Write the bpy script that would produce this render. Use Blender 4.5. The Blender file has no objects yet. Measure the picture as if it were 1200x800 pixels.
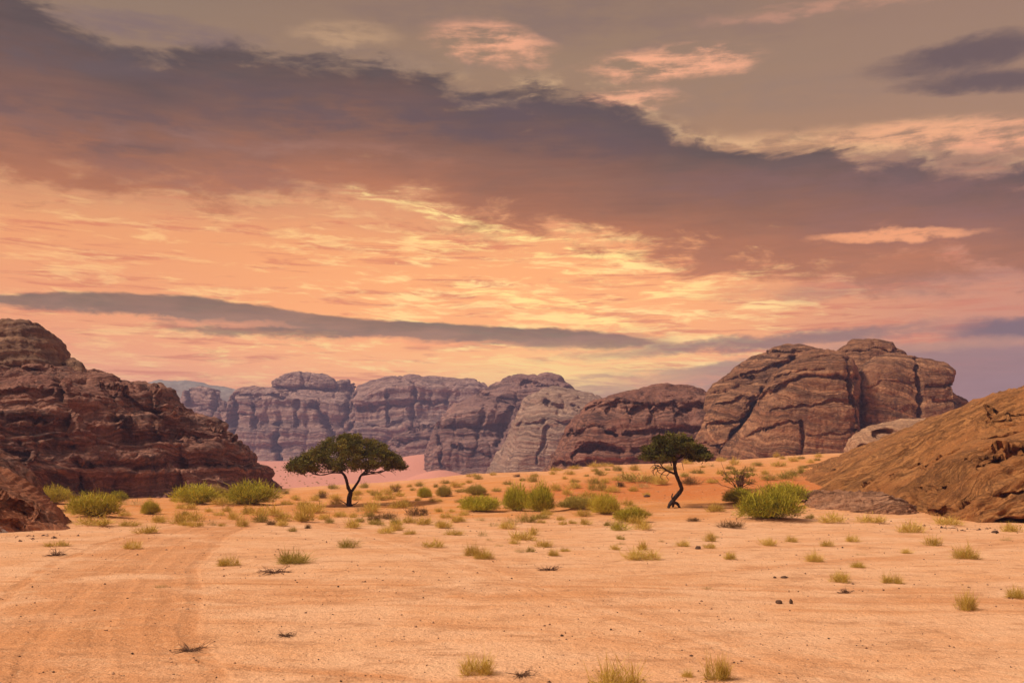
import bpy, math, random
import numpy as np
from mathutils import Vector

R = math.radians
S = bpy.context.scene
COL = S.collection
rng = np.random.default_rng(7)
random.seed(7)

# ------------------------------------------------------------------ camera
HAZE = 0.00036
F_PX, EYE, PITCH = 1167.0, 3.0, R(6.8)
cam_d = bpy.data.cameras.new('camera')
cam_d.sensor_width = 36.0
cam_d.lens = 36.0 * F_PX / 1200.0
cam_d.clip_start, cam_d.clip_end = 0.1, 20000
cam = bpy.data.objects.new('camera', cam_d)
COL.objects.link(cam)
cam.location = (0, 0, EYE)
cam.rotation_euler = (R(90) + PITCH, 0, 0)
S.camera = cam
S.view_settings.view_transform = 'Standard'
S.view_settings.look = 'None'
S.view_settings.exposure = 0.0
S.view_settings.gamma = 1.0
S.view_settings.use_curve_mapping = False
S.cycles.max_bounces = 5
S.cycles.diffuse_bounces = 3
S.cycles.transparent_max_bounces = 8
S.cycles.volume_bounces = 0
S.cycles.use_denoising = True


def ray(px, py):
    xr, yr = (px - 600) / F_PX, (400 - py) / F_PX
    return (xr, math.cos(PITCH) - yr * math.sin(PITCH), math.sin(PITCH) + yr * math.cos(PITCH))


def pt(px, py, Y):
    d = ray(px, py)
    k = Y / d[1]
    return np.array((d[0] * k, Y, EYE + d[2] * k))


def azel(px, py):
    d = ray(px, py)
    return math.degrees(math.atan2(d[0], d[1])), math.degrees(math.atan2(d[2], math.hypot(d[0], d[1])))


def lin(r, g, b, a=1.0):
    f = lambda c: c / 12.92 if c <= 0.04045 else ((c + 0.055) / 1.055) ** 2.4
    return (f(r / 255), f(g / 255), f(b / 255), a)


# ------------------------------------------------------------------ node helper
class NT:
    def __init__(s, tree):
        s.t = tree
        s.t.nodes.clear()

    def node(s, kind, **kw):
        n = s.t.nodes.new(kind)
        for k, v in kw.items():
            setattr(n, k, v)
        return n

    def put(s, sock, v):
        if v is None:
            return
        if isinstance(v, bpy.types.NodeSocket):
            s.t.links.new(v, sock)
        else:
            sock.default_value = v

    def m(s, op, a, b=None, c=None, clamp=False):
        n = s.node('ShaderNodeMath', operation=op, use_clamp=clamp)
        for i, v in enumerate((a, b, c)):
            s.put(n.inputs[i], v)
        return n.outputs[0]

    def vm(s, op, a, b=None, out=0, scale=None):
        n = s.node('ShaderNodeVectorMath', operation=op)
        s.put(n.inputs[0], a)
        s.put(n.inputs[1], b)
        if scale is not None:
            s.put(n.inputs['Scale'], scale)
        return n.outputs[out]

    def xyz(s, x, y, z):
        n = s.node('ShaderNodeCombineXYZ')
        for i, v in enumerate((x, y, z)):
            s.put(n.inputs[i], v)
        return n.outputs[0]

    def sep(s, v):
        n = s.node('ShaderNodeSeparateXYZ')
        s.put(n.inputs[0], v)
        return n.outputs

    def noise(s, vec=None, scale=1.0, detail=4.0, rough=0.55, dist=0.0, dim='3D', w=None, kind=None):
        n = s.node('ShaderNodeTexNoise', noise_dimensions=dim)
        if kind:
            n.noise_type = kind
        if vec is not None and dim != '1D':
            s.put(n.inputs['Vector'], vec)
        if w is not None:
            s.put(n.inputs['W'], w)
        s.put(n.inputs['Scale'], scale)
        s.put(n.inputs['Detail'], detail)
        s.put(n.inputs['Roughness'], rough)
        s.put(n.inputs['Distortion'], dist)
        return n.outputs[0]

    def step(s, v, a, b, to0=0.0, to1=1.0, smooth=True):
        n = s.node('ShaderNodeMapRange', interpolation_type='SMOOTHSTEP' if smooth else 'LINEAR')
        s.put(n.inputs[0], v)
        s.put(n.inputs[1], a)
        s.put(n.inputs[2], b)
        s.put(n.inputs[3], to0)
        s.put(n.inputs[4], to1)
        return n.outputs[0]

    def mix(s, f, a, b, blend='MIX'):
        n = s.node('ShaderNodeMix', data_type='RGBA', blend_type=blend)
        s.put(n.inputs[0], f)
        s.put(n.inputs[6], a)
        s.put(n.inputs[7], b)
        return n.outputs[2]

    def ramp(s, f, stops, interp='LINEAR'):
        n = s.node('ShaderNodeValToRGB')
        n.color_ramp.interpolation = interp
        e = n.color_ramp.elements
        while len(e) > 1:
            e.remove(e[-1])
        e[0].position, e[0].color = stops[0]
        for p, c in stops[1:]:
            k = e.new(p)
            k.color = c
        s.put(n.inputs[0], f)
        return n.outputs[0]

    def curve(s, v, pts):
        n = s.node('ShaderNodeFloatCurve')
        c = n.mapping.curves[0]
        pts = sorted(pts)
        c.points[0].location = pts[0]
        c.points[1].location = pts[-1]
        for p in pts[1:-1]:
            c.points.new(*p)
        n.mapping.use_clip = False
        n.mapping.update()
        s.put(n.inputs['Value'], v)
        return n.outputs[0]


# ------------------------------------------------------------------ sun direction (soft, veiled by cloud)
SUN_EL, SUN_AZ = 46.0, -108.0           # azimuth from +Y towards +X
SUN_DIR = Vector((math.sin(R(SUN_AZ)) * math.cos(R(SUN_EL)), math.cos(R(SUN_AZ)) * math.cos(R(SUN_EL)), math.sin(R(SUN_EL))))
sun_d = bpy.data.lights.new('sun', 'SUN')
sun_d.energy = 5.0
sun_d.angle = R(9)
sun_d.color = (1.0, 0.86, 0.70)
sun = bpy.data.objects.new('sun', sun_d)
COL.objects.link(sun)
sun.rotation_euler = SUN_DIR.to_track_quat('Z', 'Y').to_euler()

# ------------------------------------------------------------------ sky
world = bpy.data.worlds.new('World')
S.world = world
world.use_nodes = True
world.cycles.sampling_method = 'MANUAL'
world.cycles.sample_map_resolution = 512
ZENITH_FILL = (0.52, 0.44, 0.38, 1)  # unseen sky overhead, brightness set as soft fill light


def build_sky():
    n = NT(world.node_tree)
    tc = n.node('ShaderNodeTexCoord')
    d = n.vm('NORMALIZE', tc.outputs['Generated'])
    x, y, z = n.sep(d)
    az = n.m('MULTIPLY', n.m('ARCTAN2', x, y), 57.29578)
    el = n.m('MULTIPLY', n.m('ARCSINE', z), 57.29578)
    zz = n.m('ADD', n.m('MAXIMUM', z, 0.0), 0.13)
    qx, qy = n.m('DIVIDE', x, zz), n.m('DIVIDE', y, zz)
    q = n.xyz(qx, qy, 0.0)
    # cloud sheets, foreshortened towards the horizon
    big = n.noise(q, 1.1, 7, 0.58, 0.3)
    mid = n.noise(n.xyz(n.m('MULTIPLY', qx, 1.6), n.m('MULTIPLY', qy, 3.4), 3.1), 1.3, 8, 0.62, 0.5)
    fine = n.noise(n.vm('MULTIPLY', d, (9, 9, 62)), 1.5, 7, 0.62, 0.35)
    wisp = n.noise(n.vm('MULTIPLY', d, (5, 5, 60)), 2.3, 8, 0.6, 0.8)
    soft = n.noise(n.vm('MULTIPLY', d, (3, 3, 12)), 1.6, 5, 0.55, 0.2)
    puff2 = n.noise(n.vm('MULTIPLY', d, (13, 13, 40)), 1.3, 9, 0.62, 0.5)
    puff = n.noise(n.vm('MULTIPLY', d, (26, 26, 60)), 1.0, 6, 0.6, 0.2)
    c0 = lambda v, k: n.m('MULTIPLY', n.m('SUBTRACT', v, 0.5), k)
    ell = n.m('ADD', el, n.m('ADD', c0(soft, 3.0), c0(fine, 1.6)))

    # open sky: thin veil of high cloud lit from low down
    A = lambda e: e / 40.0
    left = n.ramp(n.m('DIVIDE', ell, 40.0), [
        (0.0, lin(222, 150, 124)), (A(2.5), lin(228, 158, 128)), (A(5), lin(236, 164, 128)), (A(8), lin(231, 160, 118)),
        (A(12), lin(226, 158, 112)), (A(15.5), lin(196, 142, 108)), (A(19), lin(170, 134, 106)), (A(24), lin(160, 134, 110)),
        (A(28), lin(148, 126, 108)), (A(34), lin(152, 132, 116))])
    cen = n.ramp(n.m('DIVIDE', ell, 40.0), [
        (0.0, lin(236, 160, 122)), (A(3), lin(246, 172, 124)), (A(5), lin(252, 184, 130)), (A(8), lin(246, 172, 116)),
        (A(11), lin(238, 166, 114)), (A(14), lin(216, 150, 110)), (A(18), lin(186, 144, 108)), (A(22), lin(172, 140, 110)),
        (A(28), lin(156, 126, 106)), (A(34), lin(152, 132, 116))])
    right = n.ramp(n.m('DIVIDE', ell, 40.0), [
        (0.0, lin(150, 112, 112)), (A(3), lin(170, 122, 114)), (A(6), lin(204, 140, 116)), (A(9), lin(208, 140, 110)),
        (A(12), lin(186, 130, 110)), (A(17), lin(184, 144, 114)), (A(22), lin(174, 140, 114)),
        (A(28), lin(164, 130, 112)), (A(34), lin(152, 132, 116))])
    fine2 = n.noise(n.vm('MULTIPLY', n.xyz(x, y, n.m('ADD', z, n.m('ADD', c0(soft, 0.05), n.m('MULTIPLY', x, 0.03)))), (13, 13, 120)), 1.7, 6, 0.6, 0.9)
    col = n.mix(n.step(az, -24, -6), left, cen)
    col = n.mix(n.step(n.m('ADD', az, c0(soft, 8)), 6, 25), col, right)

    col = n.mix(n.step(ell, 13, 17), col, n.mix(1.0, col, (0.80, 0.78, 0.78, 1), 'MULTIPLY'))
    # glow round the hidden sun
    ga, ge = azel(655, 385)
    dx = n.m('DIVIDE', n.m('SUBTRACT', az, ga), 15.0)
    dy = n.m('DIVIDE', n.m('SUBTRACT', el, ge), 5.5)
    r2 = n.m('ADD', n.m('MULTIPLY', dx, dx), n.m('MULTIPLY', dy, dy))
    glow = n.m('EXPONENT', n.m('MULTIPLY', r2, -1.0))
    col = n.mix(n.m('MULTIPLY', glow, 0.45), col, lin(255, 190, 132))

    # bright and dull streaks in the band between the clouds
    zone = n.m('MULTIPLY', n.step(el, 2.5, 4.5), n.step(ell, 16.5, 12.5))
    dull = n.step(n.m('ADD', wisp, c0(mid, 0.5)), 0.50, 0.66)
    col = n.mix(n.m('MULTIPLY', n.m('MULTIPLY', zone, dull), 0.7), col, lin(206, 124, 94))
    br = n.step(n.m('ADD', n.m('MULTIPLY', fine, 0.42), n.m('ADD', n.m('MULTIPLY', fine2, 0.30), n.m('MULTIPLY', mid, 0.28))), 0.485, 0.60)
    wz = n.m('MULTIPLY', zone, n.m('ADD', 0.42, n.m('MULTIPLY', glow, 1.0), clamp=True))
    rside = n.step(az, 26, 14)
    col = n.mix(n.m('MULTIPLY', n.m('MULTIPLY', br, wz), rside), col, lin(255, 222, 160))
    # sharp yellow rims along two slanting lines
    for (x0, y0, x1, y1, wd, st) in ((440, 232, 790, 318, 0.55, 0.9), (470, 280, 690, 298, 0.35, 0.7), (520, 330, 760, 382, 0.5, 0.9),
                                      (610, 352, 860, 348, 0.4, 0.7), (560, 372, 780, 376, 0.4, 0.7), (640, 318, 860, 345, 0.4, 0.6),
                                      (380, 222, 520, 240, 0.45, 0.55), (600, 448, 720, 436, 0.3, 0.8), (690, 420, 820, 424, 0.25, 0.6),
                                      (500, 446, 560, 448, 0.3, 0.6), (300, 398, 480, 404, 0.25, 0.35), (210, 408, 310, 412, 0.25, 0.5)):
        (a0, e0), (a1, e1) = azel(x0, y0), azel(x1, y1)
        am, hw = (a0 + a1) / 2, abs(a1 - a0) / 2
        line = n.m('ADD', e0, n.m('MULTIPLY', n.m('SUBTRACT', az, a0), (e1 - e0) / (a1 - a0)))
        off = n.m('ABSOLUTE', n.m('SUBTRACT', n.m('ADD', el, n.m('ADD', c0(wisp, 2.6), c0(puff, 1.0))), line))
        msk = n.m('MULTIPLY', n.step(off, wd, 0.0), n.step(n.m('ABSOLUTE', n.m('SUBTRACT', n.m('ADD', az, c0(soft, 4)), am)), hw, hw * 0.55))
        msk = n.m('MULTIPLY', msk, n.step(n.m('ADD', n.m('MULTIPLY', fine, 0.4), n.m('MULTIPLY', fine2, 0.6)), 0.42, 0.56))
        col = n.mix(n.m('MULTIPLY', msk, min(1, st * 1.15)), col, lin(255, 232, 160))

    # lit pink scraps high up
    def scrap(col, px, py, w, h, c, st, tilt=0.0, thr=(0.40, 0.58)):
        a0, e0 = azel(px, py)
        sc = 1167 / 57.3 / 0.94
        wa, we = w / sc, h / sc
        da = n.m('SUBTRACT', az, a0)
        ee = n.m('SUBTRACT', n.m('SUBTRACT', el, e0), n.m('MULTIPLY', da, tilt))
        u = n.m('DIVIDE', n.m('ADD', da, c0(soft, 2.0)), wa)
        v = n.m('DIVIDE', n.m('ADD', ee, c0(puff, 1.2)), we)
        rr = n.m('ADD', n.m('MULTIPLY', u, u), n.m('MULTIPLY', v, v))
        base = n.step(n.m('ADD', rr, c0(puff2, 1.6)), 1.5, 0.0)
        tex = n.step(n.m('ADD', n.m('MULTIPLY', fine, 0.55), n.m('MULTIPLY', puff, 0.45)), *thr)
        return n.mix(n.m('MULTIPLY', n.m('MULTIPLY', base, tex), st), col, c)
    col = scrap(col, 620, 18, 260, 26, lin(132, 108, 98), 0.65, 0, (0.35, 0.6))
    col = scrap(col, 800, 40, 260, 22, lin(140, 112, 100), 0.5, 0, (0.38, 0.62))
    col = scrap(col, 450, 70, 200, 14, lin(138, 114, 100), 0.5, 0, (0.38, 0.6))
    col = scrap(col, 900, 110, 220, 24, lin(150, 122, 104), 0.5, 0, (0.38, 0.62))
    pink = lin(255, 178, 136)
    col = scrap(col, 570, 50, 85, 26, pink, 0.85, -0.12)
    col = scrap(col, 790, 74, 120, 20, pink, 0.95)
    col = scrap(col, 745, 116, 70, 14, pink, 0.8)
    col = scrap(col, 1100, 156, 130, 16, pink, 0.9, -0.05)
    col = scrap(col, 1180, 166, 70, 14, pink, 0.9)
    col = scrap(col, 400, 40, 70, 16, lin(200, 160, 120), 0.6)
    col = scrap(col, 960, 168, 210, 20, lin(226, 170, 124), 0.6)
    col = scrap(col, 1000, 5, 180, 10, lin(210, 150, 120), 0.6)

    # the long dark cloud bank
    def edge(pts):
        return n.m('MULTIPLY', n.curve(n.m('DIVIDE', n.m('ADD', az, 35.0), 70.0), [((a + 35) / 70, e / 40) for a, e in (azel(*p) for p in pts)]), 40.0)

    def band(col, top, low, c_top, c_low, st, ft, fl, nt, nl, split=0.5):
        et, eb = edge(top), edge(low)
        e_t = n.m('ADD', el, c0(soft, nt * 1.2))
        e_b = n.m('ADD', el, n.m('ADD', c0(wisp, nl * 0.6), c0(soft, nl * 0.6)))
        soft_band = n.m('MULTIPLY', n.step(n.m('SUBTRACT', et, e_t), -2.2 * ft, 2.2 * ft), n.step(n.m('SUBTRACT', e_b, eb), -1.8 * fl, 1.8 * fl))
        msk = n.step(n.m('ADD', soft_band, n.m('ADD', c0(puff2, 1.5), n.m('ADD', c0(mid, 0.5), c0(puff, 0.7)))), 0.27, 0.73)
        msk = n.m('MULTIPLY', msk, n.step(soft_band, 0.0, 0.12))
        # lit fringe along the upper rim
        rim = n.m('MULTIPLY', n.m('MULTIPLY', n.step(soft_band, 0.05, 0.35), n.step(msk, 0.75, 0.15)), n.step(el, 11, 13))
        col = n.mix(n.m('MULTIPLY', n.m('MULTIPLY', rim, n.step(az, -8, 4, 0.1, 1.0)), n.step(puff, 0.42, 0.62, 0.0, 0.6)), col, lin(232, 188, 138))
        h = n.m('DIVIDE', n.m('SUBTRACT', n.m('ADD', el, n.m('ADD', c0(soft, 4.5), n.m('ADD', c0(mid, 1.5), c0(puff2, 4.0)))), eb), n.m('MAXIMUM', n.m('SUBTRACT', et, eb), 0.05))
        cc = n.ramp(h, [(0.0, c_low), (split, tuple((a * .55 + b * .45) for a, b in zip(c_top, c_low))), (0.95, c_top)])
        tone = n.m('ADD', 1.0, n.m('ADD', c0(puff2, 0.55), n.m('ADD', c0(wisp, 0.35), c0(mid, 0.3))))
        cc = n.mix(1.0, cc, n.xyz(tone, tone, tone), 'MULTIPLY')
        return n.mix(n.m('MULTIPLY', msk, n.m('ADD', st, c0(fine, 0.25), clamp=True)), col, cc)
    top = [(-140, -60), (0, -8), (90, 25), (170, 58), (250, 55), (300, 66), (340, 74), (430, 72), (510, 92), (560, 112), (640, 114), (710, 118), (780, 150),
           (850, 172), (920, 178), (1040, 186), (1120, 192), (1340, 196)]
    low = [(-140, 225), (0, 214), (100, 214), (260, 220), (400, 222), (500, 232), (560, 250), (640, 268), (720, 284), (800, 305), (900, 318), (1040, 318), (1340, 318)]
    col = band(col, top, low, lin(86, 71, 66), lin(172, 110, 76), 0.97, 0.9, 1.9, 2.0, 2.6, 0.42)
    # darker folds inside it
    col = scrap(col, 120, 150, 260, 40, lin(100, 80, 80), 0.7, 0, (0.38, 0.62))
    col = scrap(col, 380, 130, 200, 30, lin(94, 78, 80), 0.6, -0.05, (0.4, 0.6))
    col = scrap(col, 60, 60, 140, 26, lin(98, 84, 84), 0.6, 0, (0.38, 0.6))
    col = scrap(col, 300, 170, 320, 14, lin(172, 122, 100), 0.5, 0, (0.42, 0.62))
    col = scrap(col, 640, 150, 190, 36, lin(94, 76, 78), 0.8, -0.12, (0.3, 0.65))
    col = scrap(col, 960, 210, 250, 30, lin(128, 96, 94), 0.6, 0, (0.3, 0.65))
    col = scrap(col, 1120, 250, 200, 40, lin(138, 100, 98), 0.6, 0, (0.3, 0.7))
    col = scrap(col, 250, 205, 160, 22, lin(150, 104, 90), 0.6, 0, (0.35, 0.65))
    col = scrap(col, 1050, 276, 95, 7, lin(240, 165, 120), 0.9, -0.03, (0.3, 0.5))
    col = scrap(col, 1080, 334, 240, 16, lin(150, 112, 106), 0.55, 0, (0.3, 0.7))

    # slim grey clouds low over the rocks
    grey = lin(110, 92, 80)
    col = band(col, [(-140, 342), (0, 345), (100, 343), (200, 346), (300, 357), (400, 372), (500, 379), (600, 384), (700, 388), (770, 398), (800, 404), (830, 420), (1340, 470)],
               [(-140, 360), (0, 361), (100, 364), (200, 376), (300, 384), (400, 394), (500, 400), (600, 405), (700, 405), (770, 402), (800, 404), (830, 416), (1340, 460)],
               grey, lin(138, 110, 98), 0.92, 0.14, 0.3, 0.35, 0.6)
    col = scrap(col, 300, 388, 110, 8, grey, 0.75, -0.03, (0.2, 0.5))
    col = scrap(col, 460, 400, 160, 5, lin(244, 164, 118), 0.7, 0, (0.35, 0.55))
    col = scrap(col, 260, 378, 90, 5, lin(236, 160, 124), 0.5, 0, (0.35, 0.55))
    col = band(col, [(-140, 600), (520, 560), (600, 470), (660, 443), (700, 438), (780, 434), (850, 424), (900, 416), (1000, 414), (1100, 408), (1180, 406), (1340, 404)],
               [(-140, 620), (520, 600), (600, 560), (660, 560), (780, 560), (900, 560), (1340, 560)],
               lin(138, 112, 116), lin(160, 118, 114), 0.8, 0.3, 0.3, 0.9, 0.5)
    mauve = lin(126, 102, 106)
    col = scrap(col, 880, 402, 250, 10, mauve, 0.85, 0.06, (0.2, 0.5))
    col = scrap(col, 700, 400, 110, 9, lin(150, 112, 104), 0.6, 0, (0.2, 0.5))
    col = scrap(col, 1190, 386, 75, 14, lin(112, 94, 104), 0.95, 0, (0.15, 0.4))
    col = scrap(col, 1110, 404, 190, 8, lin(180, 136, 118), 0.7, 0, (0.3, 0.5))
    col = scrap(col, 780, 446, 130, 8, lin(226, 150, 118), 0.6, 0, (0.3, 0.55))
    ga, ge = azel(645, 437)
    dx = n.m('DIVIDE', n.m('SUBTRACT', az, ga), 6.0)
    dy = n.m('DIVIDE', n.m('SUBTRACT', n.m('ADD', el, c0(wisp, 1.2)), ge), 1.15)
    spot = n.m('EXPONENT', n.m('MULTIPLY', n.m('ADD', n.m('MULTIPLY', dx, dx), n.m('MULTIPLY', dy, dy)), -1.0))
    col = n.mix(n.m('MULTIPLY', n.m('MULTIPLY', spot, n.step(fine2, 0.36, 0.56, 0.45, 1.0)), 0.95), col, lin(255, 222, 150))
    # dark cloud high on the other side
    dk = lin(100, 82, 80)
    col = scrap(col, 1150, 62, 125, 18, dk, 0.95, 0.02, (0.2, 0.45))
    col = scrap(col, 1170, 93, 110, 15, dk, 0.95, -0.06, (0.2, 0.45))
    col = scrap(col, 180, 35, 120, 16, lin(124, 102, 102), 0.7, 0, (0.3, 0.55))

    vivid = n.mix(1.0, col, (1.22, 1.08, 0.80, 1), 'MULTIPLY')
    col = n.mix(n.m('MULTIPLY', n.step(el, 21, 11), n.step(n.m('ADD', az, c0(soft, 8)), 30, 12, 0.35, 1.0)), col, vivid)
    # overhead, out of view: pale fill brightness added to light the ground; below the horizon: dusty ground tone
    col = n.mix(n.step(el, 29, 46), col, ZENITH_FILL)
    col = n.mix(n.step(el, 0.5, -1.5), col, lin(170, 118, 90))

    sky = n.node('ShaderNodeTexSky', sky_type='NISHITA', sun_disc=False)
    sky.sun_elevation = R(SUN_EL)
    sky.sun_rotation = R(SUN_AZ)
    sky.dust_density = 2.0
    b0 = n.node('ShaderNodeBackground')
    n.put(b0.inputs[0], sky.outputs[0])
    b0.inputs[1].default_value = 0.08
    b1 = n.node('ShaderNodeBackground')
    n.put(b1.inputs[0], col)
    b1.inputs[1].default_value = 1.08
    mx = n.node('ShaderNodeMixShader')
    cover = n.m('MINIMUM', 0.985, n.m('ADD', 0.93, n.m('MULTIPLY', big, 0.08)))
    n.put(mx.inputs[0], cover)
    n.put(mx.inputs[1], b0.outputs[0])
    n.put(mx.inputs[2], b1.outputs[0])
    out = n.node('ShaderNodeOutputWorld')
    n.put(out.inputs[0], mx.outputs[0])


build_sky()

# ------------------------------------------------------------------ numeric noise
_perm = np.random.default_rng(11).permutation(256)
_perm = np.concatenate([_perm, _perm, _perm])
_g = np.random.default_rng(12).normal(size=(256, 3))
_g /= np.linalg.norm(_g, axis=1)[:, None]


def perlin(p):
    p = np.asarray(p, float)
    i = np.floor(p).astype(np.int64)
    f = p - i
    i &= 255
    u = f * f * f * (f * (f * 6 - 15) + 10)
    out = 0
    for a in (0, 1):
        wx = u[..., 0] if a else 1 - u[..., 0]
        ha = _perm[i[..., 0] + a]
        for b in (0, 1):
            wy = u[..., 1] if b else 1 - u[..., 1]
            hb = _perm[ha + i[..., 1] + b]
            for c in (0, 1):
                wz = u[..., 2] if c else 1 - u[..., 2]
                h = _perm[hb + i[..., 2] + c]
                g = _g[h]
                out = out + wx * wy * wz * (g[..., 0] * (f[..., 0] - a) + g[..., 1] * (f[..., 1] - b) + g[..., 2] * (f[..., 2] - c))
    return out * 1.5


def fbm(p, o=4, rough=0.5):
    p = np.asarray(p, float)
    s, a, t = 0, 1.0, 0
    for k in range(o):
        s = s + a * perlin(p * 2.03 ** k + 17.3 * k)
        t += a
        a *= rough
    return s / t


def ridged(p, o=3):
    p = np.asarray(p, float)
    s, a, t = 0, 1.0, 0
    for k in range(o):
        s = s + a * (1 - np.abs(perlin(p * 2.1 ** k + 9.1 * k)) * 2)
        t += a
        a *= 0.5
    return s / t


def sstep(v, a, b):
    t = np.clip((v - a) / (b - a), 0, 1)
    return t * t * (3 - 2 * t)


def xyz(x, y, z=0.0):
    return np.stack(np.broadcast_arrays(x, y, z), -1)


# ------------------------------------------------------------------ terrain height
_CP = np.array([-900, 0, 200, 330, 400, 460, 500, 560, 640, 700, 780, 850, 900, 950, 1000, 1100, 1250, 2200], float)
_CZ = np.array([-1.6, -1.6, -1.6, -1.2, -.55, -.1, .35, 1.1, 1.45, 2.2, 2.45, 3.0, 3.35, 3.8, 4.2, 4.6, 5.0, 5.0])


def gz(x, y):
    x, y = np.asarray(x, float), np.asarray(y, float)
    yy = np.maximum(y, 1.0)
    px = 600 + F_PX * x / yy * 0.993
    front = sstep(y, 5, 25)
    zc = np.interp(px, _CP, _CZ) * front
    r = np.hypot(x, y)
    rise = sstep(y, 40, 150) ** 0.9
    zfar = -8.0 + 10.0 * sstep(px, 560, 760) + 6.0 * sstep(px, 300, 0)
    zfar = zfar + (2.5 - zfar) * sstep(r, 420, 860)
    back = sstep(y, 138, 300)
    z = zc * rise * (1 - back) + zfar * front * back
    # sand bank under the leaning tree, soft undulation, the valley dune
    bx = (x - 13.5) / 13.0
    z = z + 0.55 * np.exp(-bx * bx) * sstep(y, 66, 82) * sstep(y, 112, 90)
    z = z + 0.28 * fbm(xyz(x / 16, y / 16, 2.0), 3) * sstep(y, 40, 70) + 0.10 * fbm(xyz(x / 7, y / 7, 5.0), 3)
    z = z + 0.16 * np.maximum(fbm(xyz(x / 3.2, y / 3.2, 8.0), 3), 0) * sstep(y, 46, 62) * sstep(y, 220, 150)
    dn = 0.85 * np.exp(-((x + 56) / 30) ** 2 - ((y - 640) / 70) ** 2) + 0.55 * np.exp(-((x + 34) / 15) ** 2 - ((y - 470) / 40) ** 2)
    return z + 11.0 * dn


def on_ground(px, py):
    d = ray(px, py)
    Y = np.concatenate([np.linspace(5, 200, 3900), np.linspace(200.2, 900, 1400)])
    k = Y / d[1]
    diff = EYE + d[2] * k - gz(d[0] * k, Y)
    j = np.argmax(diff < 0)
    if diff[j] >= 0:
        j = len(Y) - 1
    return np.array((d[0] * k[j], Y[j], float(gz(d[0] * k[j], Y[j]))))


# ------------------------------------------------------------------ where plants stand (pixel of the foot in the photograph -> a point on the ground; width and height in pixels there)
BUSHES = [
    (35, 582, 24, 18, 'G', 'green bush half hidden behind the red rock slope, darker than its neighbour'),
    (60, 591, 44, 21, 'Y', 'yellow-green bush just beside the toe of the red rock slope'),
    (111, 607, 62, 31, 'Y', 'biggest yellow-green bush, alone in front of the dark red cliff'),
    (137, 588, 24, 13, 'G', 'small darker bush peeping out behind the biggest yellow-green bush'),
    (176, 603, 22, 18, 'Y', 'upright little yellow-green bush between the big yellow-green and the green bush'),
    (230, 592, 52, 26, 'G', 'mid green bush beside the dark round bush at the cliff end'),
    (291, 592, 66, 29, 'G', 'wide dark green bush at the end of the dark red cliff'),
    (254, 583, 20, 15, 'O', 'olive scrub filling the gap between the two green bushes under the cliff'),
    (497, 583, 16, 14, 'G', 'small round dark green bush on the sand rise beyond the acacia'),
    (520, 582, 16, 15, 'O', 'pale olive bush beside the small round dark green one'),
    (558, 580, 24, 12, 'O', 'low olive bush on the slope behind a flat green bush'),
    (561, 600, 44, 21, 'G', 'flat spreading green bush beside the twin upright bushes'),
    (606, 599, 33, 34, 'G', 'left one of the twin tall upright bushes, beside the flat bush'),
    (633, 600, 34, 35, 'G', 'right one of the twin tall upright bushes, towards the leaning acacia'),
    (677, 597, 42, 17, 'O', 'low olive bush between the twin bushes and the yellow-green bush'),
    (710, 603, 34, 27, 'Y', 'upright yellow-green bush between the low olive bush and the leaning tree'),
    (739, 612, 36, 20, 'Y', 'rounded yellowish bush in front of the upright yellow-green one'),
    (867, 590, 34, 20, 'G', 'dark green bush right below the half-dead spiky shrub'),
    (921, 588, 48, 23, 'G', 'green bush behind the largest bush, against the orange mound'),
    (902, 610, 82, 37, 'G', 'largest bush, a broad bright green dome with dark stems under it'),
]
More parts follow.
